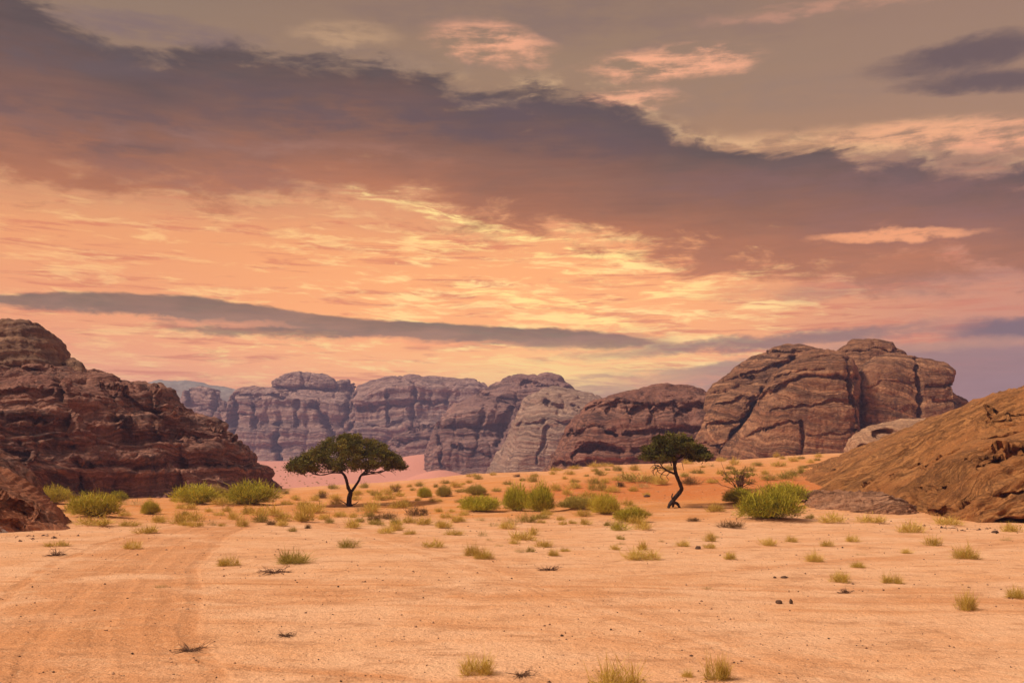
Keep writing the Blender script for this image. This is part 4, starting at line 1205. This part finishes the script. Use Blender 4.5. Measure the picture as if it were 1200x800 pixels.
def shoots(n, seed, centre, rad, w, ln, tint):
    """short twigs standing out of the skin of a dome"""
    g = np.random.default_rng(seed)
    th, u = g.uniform(0, 2 * math.pi, n), g.uniform(0.0, 1, n)
    ph = np.arccos(u)
    d = np.stack([np.sin(ph) * np.cos(th), np.sin(ph) * np.sin(th), np.cos(ph)], -1)
    R3 = np.array(rad)
    lump = 1.0 + 0.5 * fbm(d * 1.7 + seed * 1.37, 3)
    k = (g.uniform(0.35, 0.92, n) * lump)[:, None]
    a = np.array(centre) + d * R3 * k
    dirn = d * 0.95 + np.array([0, 0, 0.35]) + g.normal(0, 0.5, (n, 3))
    dirn /= np.linalg.norm(dirn, axis=1, keepdims=True)
    b = a + dirn * ln * np.minimum(g.gamma(2.2, 0.42, n), 2.6)[:, None] * np.array([0.85, 0.85, 1.5])
    b[:, 2] = np.maximum(b[:, 2], 0.02)
    sd = np.cross(dirn, g.normal(0, 1, (n, 3)))
    sd /= np.maximum(np.linalg.norm(sd, axis=1, keepdims=True), 1e-6)
    m = (a + b) / 2 + g.normal(0, ln * 0.06, (n, 3))
    V = np.stack([a - sd * w / 2, a + sd * w / 2, m - sd * w / 2, m + sd * w / 2, b - sd * w / 5, b + sd * w / 5], 1).reshape(-1, 3)
    i = np.arange(n)[:, None] * 6
    Q = np.stack([np.concatenate([i, i + 1, i + 3, i + 2], 1), np.concatenate([i + 2, i + 3, i + 5, i + 4], 1)], 1).reshape(-1, 4)
    T = np.repeat(np.clip(g.normal((tint[0] + tint[1]) / 2, (tint[1] - tint[0]) / 4, n), 0, 1), 6)
    return V, Q, T


def bush_mesh(kind, seed):
    """lumpy broom: several springing domes grown together; normalised to width 1, height 1"""
    g = np.random.default_rng(seed)
    parts = [strands(350, seed, 0.14, 85, 0.0075, 0.4, 0.16, (0, 0, 0), (0.36, 0.36, 0.68), 0.5, tint=(0, .8), fork=1),
             shoots(3600, seed + 1, (0, 0, 0.05), (0.45, 0.45, 0.80), 0.008, 0.062, (.1, 1))]
    for k in range(8):
        a = 2 * math.pi * k / 8 + g.uniform(-.4, .4)
        r = g.uniform(0.14, 0.33)
        s = g.uniform(0.17, 0.25)
        c = (r * math.cos(a), r * math.sin(a), g.uniform(0.02, 0.2))
        h = g.uniform(0.42, 0.78) * (1.0 - 0.5 * r)
        parts.append(shoots(760, seed * 31 + k, c, (s * 1.15, s * 1.15, h * 1.08), 0.008, 0.062, (0.0, 1.0) if k % 2 else (.2, 1)))
    v, q, t = merge(parts)
    return mesh_from('foliage', v, q, tint=t)


def stem_mesh(seed):
    g = np.random.default_rng(seed)
    parts = []
    for k in range(26):
        a, r = g.uniform(0, 6.28), g.uniform(0.1, 0.38)
        b = np.array((math.cos(a) * 0.01, math.sin(a) * 0.01, -0.03))
        e = np.array((math.cos(a) * r, math.sin(a) * r, g.uniform(0.25, 0.5)))
        m = (b + e) / 2 + g.normal(0, 0.03, 3)
        parts.append(tube(curve_pts([b, m, e], 6), np.linspace(0.011, 0.005, 6), 4, k))
    v, q, t = merge(parts)
    return mesh_from('stems', v, q, tint=t)


def tuft_mesh(seed, n=330, w=0.013, lop=True):
    g = np.random.default_rng(seed)
    parts = [strands(n // 2, seed, 0.24, 90, w, 0.3, 0.24, (0, 0, 0), (0.44, 0.44, 0.86), 0.35, segs=2, fork=1), shoots(n // 2, seed + 3, (0, 0, 0), (0.40, 0.40, 0.50), w, 0.2, (0, 1))]
    for k in range(5):
        a, r = g.uniform(0, 6.28), g.uniform(0.18, 0.38)
        s = g.uniform(0.10, 0.22)
        parts.append(shoots(n // 4, seed * 7 + k, (r * math.cos(a), r * math.sin(a), 0), (s, s, g.uniform(0.2, 0.7)), w, 0.18, (0, 1)))
    v, q, t = merge(parts)
    return mesh_from('tuft', v, q, tint=t)


BUSH = {k: [bush_mesh(k, 100 + i) for i in range(3)] for k in ('a',)}['a']
STEM = stem_mesh(5)
TUFT = [tuft_mesh(200 + i, 280, 0.012) for i in range(9)]
FAINT = [tuft_mesh(300 + i, 90, 0.011) for i in range(3)]
DENSE = [tuft_mesh(400 + i, 620, 0.0075) for i in range(5)]      # for the tufts near the camera
_made = {}


def with_mat(me, kind):
    key = (me.name, kind)
    if key not in _made:
        c = me.copy()
        c.materials.clear()
        c.materials.append(MP[kind])
        _made[key] = c
    return _made[key]


def size_at(p, w, h):
    k = p[1] / F_PX * 1.0
    return w * k, h * k


n_bush = 0
for (px, py, w, h, kind, label), p in zip(BUSHES, BUSH_AT):
    W, H = size_at(p, w, h)
    z = ground_z(p[0], p[1]) - 0.04
    cat = 'bush'
    e = empty('broom_bush', (p[0], p[1], z), label, cat, 'green and yellow-green bushes on the sand')
    f = obj('foliage', with_mat(BUSH[n_bush % 3], kind), None, e)
    b = 1.12 if w > 60 else 1.26
    f.scale = (W * b, W * b * 0.92, H * 1.12)
    f.rotation_euler.z = n_bush * 1.7
    s = obj('stems', STEM, M_stem, e)
    s.scale = (W, W * 0.95, H)
    s.rotation_euler.z = n_bush * 0.9
    n_bush += 1

n_t = 0
for (px, py, w, h, kind, label), p in zip(TUFTS, TUFT_AT):
    W, H = size_at(p, w, h)
    src = FAINT if kind == 'F' else (DENSE if py > 650 else TUFT)
    o = obj('grass_tuft', with_mat(src[n_t % len(src)], kind))
    o.location = (p[0], p[1], ground_z(p[0], p[1]) - 0.02)
    b = 1.34 if py < 626 else 1.16
    o.scale = (W * b, W * b * 0.95, H * (b + 0.02))
    o.rotation_euler.z = n_t * 2.4
    tag(o, label, 'grass tuft', 'dry grass tufts scattered over the sand')
    n_t += 1


# ------------------------------------------------------------------ trees
def leaf_cloud(centres, radii, per, seed, L=0.13, wd=0.05, flat=0.6):
    g = np.random.default_rng(seed)
    n = len(centres) * per
    c = np.repeat(np.asarray(centres, float), per, 0)
    r = np.repeat(np.asarray(radii, float), per)
    off = g.normal(0, 1, (n, 3))
    off /= np.linalg.norm(off, axis=1, keepdims=True)
    off *= (g.uniform(0, 1, n) ** 0.45 * (1 + 0.35 * np.abs(g.normal(0, 1, n)) * (g.uniform(0, 1, n) < 0.3)))[:, None]
    pos = c + off * np.stack([r, r, r * flat], -1)
    d = off * np.array([1, 1, 0.6]) + g.normal(0, 0.55, (n, 3)) + np.array([0, 0, 0.15])
    d /= np.linalg.norm(d, axis=1, keepdims=True)
    s = np.cross(d, g.normal(0, 1, (n, 3)))
    s /= np.linalg.norm(s, axis=1, keepdims=True)
    ll = L * g.uniform(0.6, 1.5, n)[:, None]
    a, b = pos - d * ll / 2, pos + d * ll / 2
    V = np.stack([a - s * wd / 3, a + s * wd / 3, b + s * wd / 2, b - s * wd / 2], 1).reshape(-1, 3)
    Q = np.arange(n * 4).reshape(-1, 4)
    T = np.repeat(np.clip(np.repeat(g.uniform(0.15, 0.85, len(centres)), per) + g.normal(0, 0.15, n), 0, 1), 4)
    return V, Q, T


M_leaf = plant_mat('acacia_leaves', (0.03, 0.031, 0.007, 1), (0.092, 0.082, 0.016, 1), (0.23, 0.18, 0.036, 1), 0.25)


def crown(outline_top, outline_bot, base, cx, depth, n_c, seed, per, rad, leaf):
    """clumps filling the volume between a top and an underside line (pixel outlines at the tree's distance), DEPTH = half thickness along the view"""
    g = np.random.default_rng(seed)
    Y = base[1]
    tx, ty = zip(*outline_top)
    bx, by = zip(*outline_bot)
    x0, x1 = tx[0], tx[-1]
    C, Rr = [], []
    while len(C) < n_c:
        px = g.uniform(x0, x1)
        v = (px - (x0 + x1) / 2) / ((x1 - x0) / 2)
        dmax = depth * math.sqrt(max(0.02, 1 - v * v))
        dy = g.uniform(-1, 1)
        t, b = np.interp(px, tx, ty), np.interp(px, bx, by)
        mid = b + (t - b) * 0.25
        sh = math.sqrt(1 - 0.8 * dy * dy)
        top = mid + (t - mid) * sh
        bot = mid + (b - mid) * sh
        f = g.uniform(0, 1) ** 0.75
        py = bot + (top - bot) * f
        p = pt(px, py, Y)
        p[1] += dy * dmax
        r = rad * g.uniform(0.7, 1.25)
        # keep the clump inside the outline
        k = Y / F_PX
        p[2] = min(p[2], pt(px, t, Y)[2] - r * 0.45)
        p[2] = max(p[2], pt(px, b, Y)[2] + r * 0.3)
        C.append(p)
        Rr.append(r)
    return np.array(C), np.array(Rr)


def build_tree(label, base_px, stems, limbs_from, top, bot, depth, n_c, per, rad, seed, twigs_extra=(), n_limb=26):
    base = on_ground(*base_px)
    base[2] = ground_z(base[0], base[1])
    Y = base[1]
    k = Y / F_PX
    g = np.random.default_rng(seed)
    e = empty('acacia_tree', base, label, 'tree')
    bpy.context.view_layer.update()
    parts = []
    forks = []
    for path, r0, r1, dys in stems:
        P = np.array([pt(a, b, Y) for a, b in path])
        P[:, 1] += np.array(dys)
        c = curve_pts(P, 26)
        c += 0.03 * np.stack([fbm(xyz(np.arange(26) * 0.35, seed + j * 9.0, len(parts) * 3.0), 2) for j in range(3)], -1)
        parts.append(tube(c, np.linspace(r0, r1, 26) * k, 9, seed + len(parts)))
        forks.append((c, r1 * k))
    v, q, t = merge(parts)
    o = obj('trunk', mesh_from('trunk', v, q, tint=t), M_bark)
    shift_child(o, e)
    C, Rr = crown(top, bot, base, base[0], depth, n_c, seed, per, rad, None)
    # limbs run from the fork ends out to the clumps
    lp = []
    pick = g.choice(len(C), n_limb, replace=False)
    for i in pick:
        ends = [forks[j] for j in limbs_from]
        c, r = min(ends, key=lambda f: abs(f[0][-1][0] - C[i][0]))
        s = c[-1] if g.uniform() < 0.7 else c[-5]
        m = (s + C[i]) / 2 + np.array([0, 0, -0.12 * abs(C[i][0] - s[0])]) + g.normal(0, 0.15, 3)
        path = curve_pts([s, m, C[i]], 12)
        lp.append(tube(path, np.linspace(r * 0.55, 0.012, 12), 5, i))
        for _ in range(3):
            f = g.integers(4, 11)
            d = g.normal(0, 0.2, 3) + (C[i] - s) * 0.14 + np.array([0, 0, 0.12])
            lp.append(tube(curve_pts([path[f], path[f] + d * 0.5 + g.normal(0, .05, 3), path[f] + d], 5), np.linspace(0.02, 0.007, 5), 4, i))
    for path, r0, r1 in twigs_extra:
        P = np.array([pt(a, b, Y) for a, b in path])
        P[1:, 1] += np.cumsum(g.normal(0, 0.12, len(P) - 1))
        lp.append(tube(curve_pts(P, 12), np.linspace(r0, r1, 12) * k, 5, 3))
    v, q, t = merge(lp)
    o = obj('limbs', mesh_from('limbs', v, q, tint=t), M_bark)
    shift_child(o, e)
    v, q, t = leaf_cloud(C, Rr, per, seed)
    o = obj('crown', mesh_from('crown', v, q, tint=t), M_leaf)
    shift_child(o, e)


build_tree('flat-topped acacia with a wide umbrella crown on a forked trunk', (409.5, 593),
           [([(409.5, 594), (409.0, 586), (410.5, 579), (411, 575)], 3.4, 2.3, (0, 0, 0, 0)),
            ([(411, 577), (408, 570), (406.5, 562), (404, 556), (399, 551)], 2.1, 1.3, (0, -.1, -.2, -.3, -.5)),
            ([(411, 577), (415, 571), (420, 563), (422, 557), (427, 552)], 1.7, 1.1, (0, .1, .2, .4, .6)),
            ([(408, 592), (403, 588), (399, 586)], 0.8, 0.3, (0, -.1, -.2)), ([(411, 592), (416, 590), (420, 587)], 0.7, 0.25, (0, .1, .1))],
           (1, 2),
           [(341, 546), (346, 539), (356, 534), (366, 528), (376, 519), (388, 512), (400, 508.5), (415, 507.5), (428, 509.5), (440, 515), (450, 520), (460, 529), (468, 538), (471, 546)],
           [(341, 550), (352, 555), (370, 551), (390, 552), (405, 554), (420, 553), (435, 553), (455, 550), (471, 549)],
           3.4, 270, 118, 0.40, 31, n_limb=34,
           twigs_extra=[([(423, 557), (434, 555), (446, 552), (455, 551)], 0.9, 0.35), ([(402, 554), (390, 554), (376, 556)], 0.8, 0.3), ([(350, 552), (349, 556), (348, 559)], 0.4, 0.15),
                        ([(458, 550), (463, 550), (467, 549)], 0.4, 0.15), ([(372, 552), (368, 555), (362, 557)], 0.4, 0.2)])

build_tree('leaning acacia with a twisted bare trunk, knotted roots and dead twigs under its crown', (790, 595),
           [([(787, 590), (789.5, 585), (796, 578), (799, 573), (797.5, 567), (794, 560), (791.5, 552), (790.5, 545), (790, 538)], 2.6, 1.9, (0, 0, .1, .1, .1, 0, 0, 0, 0)),
            ([(787.5, 588), (784, 591), (781.5, 596)], 2.6, 1.3, (0, -.25, -.4)), ([(788, 588), (794, 590), (797, 595)], 2.3, 1.1, (0, .1, .1)),
            ([(788, 588), (790, 591), (790, 596)], 1.9, 1.0, (0, .35, .6)), ([(792.5, 556), (787, 553.5), (781, 551.5), (775, 547)], 1.4, 0.9, (0, -.2, -.4, -.5)),
            ([(789, 586), (787, 582), (788, 578)], 1.1, 0.5, (0, -.1, -.1)), ([(790, 540), (797, 536), (806, 531)], 1.6, 1.0, (0, .1, .2)), ([(790, 540), (783, 534), (776, 528)], 1.6, 1.0, (0, -.1, -.2))],
           (0, 6, 7),
           [(753, 532), (756, 522), (762, 514), (770, 509), (782, 506.5), (793, 507), (803, 511), (812, 516), (820, 522), (828, 531)],
           [(753, 537), (762, 541), (772, 542), (784, 540), (796, 536), (806, 537), (816, 541), (828, 538)],
           2.3, 125, 105, 0.33, 47, n_limb=24,
           twigs_extra=[([(775, 547), (770, 546), (766, 550), (765, 555)], 0.8, 0.25), ([(778, 549), (773, 543), (770, 540)], 0.8, 0.3), ([(776, 548), (768, 549), (764, 552), (768, 557)], 0.6, 0.2),
                        ([(781, 551), (776, 554), (774, 559), (777, 562)], 0.6, 0.2), ([(772, 545), (766, 545), (762, 549)], 0.5, 0.2), ([(785, 553), (782, 558), (784, 562)], 0.5, 0.2),
                        ([(770, 549), (772, 553), (778, 556), (784, 557)], 0.5, 0.2), ([(768, 547), (767, 542), (771, 538)], 0.5, 0.25), ([(799, 541), (800, 547), (801, 551)], 0.4, 0.2),
                        ([(787, 545), (785, 540), (783, 535)], 0.7, 0.3), ([(774, 550), (769, 553), (770, 558)], 0.4, 0.2)])


# ------------------------------------------------------------------ dead shrub and twigs
def twig_bundle(base, spec, seed, r=0.02, fork=3):
    g = np.random.default_rng(seed)
    out = []
    for (dx, dy, dz) in spec:
        e = np.array((dx, dy, dz), float)
        m = e * 0.5 + g.normal(0, 0.07, 3) * np.linalg.norm(e) + np.array([0, 0, 0.04 * np.linalg.norm(e)])
        c = curve_pts([np.zeros(3), m, e], 9)
        out.append(tube(c, np.linspace(r, r * 0.3, 9), 5, seed))
        for _ in range(fork):
            f = g.integers(3, 8)
            d = e * 0.3 + g.normal(0, 0.22, 3) * np.linalg.norm(e)
            out.append(tube(curve_pts([c[f], c[f] + d * .5 + g.normal(0, .02, 3), c[f] + d], 5), np.linspace(r * 0.5, r * 0.2, 5), 4, seed))
    v, q, t = merge(out)
    v[:, 2] = np.maximum(v[:, 2], 0.004)
    return v, q, t


p = on_ground(866, 575)
p[2] = ground_z(p[0], p[1])
e = empty('dead_shrub', p, 'half-dead grey shrub with bare spiky branches poking up behind the green bushes', 'shrub')
k = p[1] / F_PX
g = np.random.default_rng(77)
spec = []
for i in range(30):
    a, ph = g.uniform(0, 6.28), R(g.uniform(5, 75))
    L = g.uniform(13, 26) * k
    spec.append((math.sin(ph) * math.cos(a) * L, math.sin(ph) * math.sin(a) * L, math.cos(ph) * L * 0.95))
spec.append((-22 * k, -0.2, 24 * k))
v, q, t = twig_bundle(p, spec, 78, 0.035, 3)
obj('branches', mesh_from('branches', v, q, tint=t), M_twig, e)
v, q, t = leaf_cloud([np.array((g.uniform(-16, 18), g.uniform(-14, 14), g.uniform(8, 23))) * k for _ in range(46)], [0.2] * 46, 30, 79, L=0.09, wd=0.04)
obj('leaves', mesh_from('leaves', v, q, tint=t), MP['O'], e)

for (px, py, w, h, label) in (
        (65, 651, 16, 7, 'black charred twig heap on the bare flat below the red rock slope'),
        (222, 763, 30, 6, 'flat mat of dry brown twigs on the sand beside the wheel tracks'),
        (335, 745, 15, 4, 'thin scatter of dark dead twigs, alone on the sand beside no tuft'),
        (322, 671, 28, 3, 'flat dark broken stick lying just in front of the green-edged tuft'),
        (645, 668, 18, 6, 'small black dead twig clump on bare sand between the yellow tufts'),
        (612, 792, 24, 4, 'low dark dead twigs beside the yellow tuft at the bottom edge'),
        (990, 695, 9, 6, 'tiny brown dead tuft remnant standing on open sand')):
    p = on_ground(px, py)
    k = p[1] / F_PX
    g = np.random.default_rng(int(px))
    spec = [(g.normal(0, .38) * w * k, g.normal(0, .6) * w * k * 0.8, abs(g.normal(0, .35)) * h * k) for _ in range(34)]
    v, q, t = twig_bundle(p, spec, int(px) + 1, max(0.006, 0.6 * k * 0.8), 2)
    o = obj('dry_twigs', mesh_from('dry_twigs', v, q, tint=t), M_twig)
    o.location = (p[0], p[1], ground_z(p[0], p[1]))
    tag(o, label, 'twigs')


# ------------------------------------------------------------------ stones
def stone_verts(seed, n=1):
    g = np.random.default_rng(seed)
    o = bpy.data.meshes.new('stone')
    import bmesh
    bm = bmesh.new()
    bmesh.ops.create_icosphere(bm, subdivisions=3, radius=0.5)
    for vv in bm.verts:
        p = np.array(vv.co)
        d = 1 + 0.5 * float(fbm(p[None] * 1.6 + seed, 3)[0])
        vv.co = Vector(p * d * np.array([1, 0.8, 0.6]))
    for f in bm.faces:
        f.smooth = True
    bm.to_mesh(o)
    bm.free()
    return o


M_stone = rock_mat('dark_stone', (0.07, 0.035, 0.022, 1), (0.13, 0.07, 0.045, 1), (0.03, 0.018, 0.014, 1), sc=0.05, varnish=0.4, bump=0.3)
st = [stone_verts(3), stone_verts(8)]
for i, (px, py, w, h, label) in enumerate((
        (913, 707, 8, 6, 'round dark stone, one of two lying together on the open sand'),
        (927, 707, 5, 8, 'narrow upright dark stone close beside a rounder one on open sand'),
        (818, 643, 7, 5, 'dark stone on the sand in front of the leaning acacia'),
        (919, 677, 9, 4, 'flat dark stone lying beyond the two upright ones'),
        (908, 677, 4, 3, 'very small dark stone beside the flat one beyond the pair'),
        (758, 582, 8, 4, 'dark stone on the orange bank beside the leaning trunk'),
        (1166, 624, 9, 4, 'dark stone at the foot of the orange mound near the yellow tufts'),
        (1129, 693, 0, 0, ''))):
    if not w:
        continue
    p = on_ground(px, py)
    k = p[1] / F_PX
    o = obj('stone', st[i % 2], M_stone)
    o.location = (p[0], p[1], ground_z(p[0], p[1]) + 0.2 * h * k)
    o.scale = (w * k, w * k, h * k / 0.62)
    o.rotation_euler.z = i * 1.3
    tag(o, label, 'stone')


def pebbles():
    g = np.random.default_rng(91)
    n = 10000
    r = 11.5 + (75 - 11.5) * g.uniform(0, 1, n) ** 1.25
    a = np.radians(g.uniform(-29, 29, n))
    x, y = np.sin(a) * r, np.cos(a) * r
    den = fbm(xyz(x / 6, y / 3, 4.0), 3)
    keep = den + g.normal(0, 0.25, n) > -0.05
    x, y = x[keep], y[keep]
    n0 = len(x)
    # rubble washed out at the feet of the near rocks
    for line, cnt in (([(938, 604), (1000, 607), (1060, 611), (1098, 616)], 60), ([(1098, 615), (1140, 619), (1200, 617)], 70), ([(2, 627), (60, 627), (92, 626)], 40)):
        lx, ly = zip(*line)
        qx = g.uniform(lx[0], lx[-1], cnt)
        pp = np.array([on_ground(a, np.interp(a, lx, ly) + abs(g.normal(0, 3.0))) for a in qx])
        x, y = np.concatenate([x, pp[:, 0]]), np.concatenate([y, pp[:, 1]])
    n = len(x)
    s = np.minimum(np.exp(g.normal(math.log(0.0085), 0.5, n)), 0.024) * (1 + y / 55)
    s[n0:] *= np.exp(g.normal(0.5, 0.6, n - n0))
    z = ground_z(x, y)
    octa = np.array([(1, 0, 0), (0, 1, 0), (-1, 0, 0), (0, -1, 0), (0, 0, 0.7), (0, 0, -0.7)], float)
    V = octa[None] * s[:, None, None] * (1 + g.normal(0, 0.25, (n, 6, 1)))
    th = g.uniform(0, 6.28, n)
    c, si = np.cos(th)[:, None], np.sin(th)[:, None]
    V = np.stack([V[..., 0] * c - V[..., 1] * si, V[..., 0] * si + V[..., 1] * c, V[..., 2]], -1) + np.stack([x, y, z + s * 0.2], -1)[:, None]
    tri = np.array([(0, 1, 4), (1, 2, 4), (2, 3, 4), (3, 0, 4), (1, 0, 5), (2, 1, 5), (3, 2, 5), (0, 3, 5)])
    F = (np.arange(n)[:, None, None] * 6 + tri[None]).reshape(-1, 3)
    me = mesh_from('pebbles', V, np.zeros((0, 4)), smooth=False, tris=F, tint=np.repeat(g.uniform(0, 1, n), 6))
    m, nn, bs = new_mat('pebble')
    at = nn.node('ShaderNodeAttribute', attribute_name='tint')
    nn.put(bs.inputs['Base Color'], nn.ramp(at.outputs['Fac'], [(0.0, (0.05, 0.025, 0.018, 1)), (0.55, (0.17, 0.085, 0.05, 1)), (1.0, (0.48, 0.29, 0.18, 1))]))
    o = obj('pebbles', me, m)
    o['kind'] = 'stuff'


pebbles()

# far scrub dotted over the pink valley sand
g = np.random.default_rng(55)
dots = 0
while dots < 64:
    px, py = g.uniform(306, 392), g.uniform(546, 573)
    if px < 312 and py < 552:
        continue
    p = on_ground(px, py)
    if p[1] < 260 or p[1] > 850:
        continue
    o = obj('valley_shrub', with_mat(TUFT[dots % 6], 'O'))
    w = g.uniform(1.8, 3.4) * p[1] / F_PX
    o.location = (p[0], p[1], ground_z(p[0], p[1]))
    o.scale = (w, w, w * 0.55)
    o.rotation_euler.z = dots
    tag(o, 'tiny dark shrub dotted over the pink valley sand beyond the crest', 'shrub', 'tiny dark shrubs on the pink valley sand')
    dots += 1

# ------------------------------------------------------------------ desert haze
me = bpy.data.meshes.new('haze')
x0, x1, y0, y1, z0, z1 = -1200, 1200, -60, 1450, -14, 116
vs = [(x, y, z) for x in (x0, x1) for y in (y0, y1) for z in (z0, z1)]
me.from_pydata(vs, [], [(0, 1, 3, 2), (4, 6, 7, 5), (0, 4, 5, 1), (2, 3, 7, 6), (0, 2, 6, 4), (1, 5, 7, 3)])
hz = obj('haze', me)
hz['kind'] = 'stuff'
hm = bpy.data.materials.new('desert_haze')
hm.use_nodes = True
n = NT(hm.node_tree)
pv = n.node('ShaderNodeVolumePrincipled')
pv.inputs['Color'].default_value = (0.54, 0.50, 0.86, 1)
pv.inputs['Density'].default_value = HAZE
pv.inputs['Anisotropy'].default_value = 0.0
n.put(n.node('ShaderNodeOutputMaterial').inputs['Volume'], pv.outputs[0])
me.materials.append(hm)
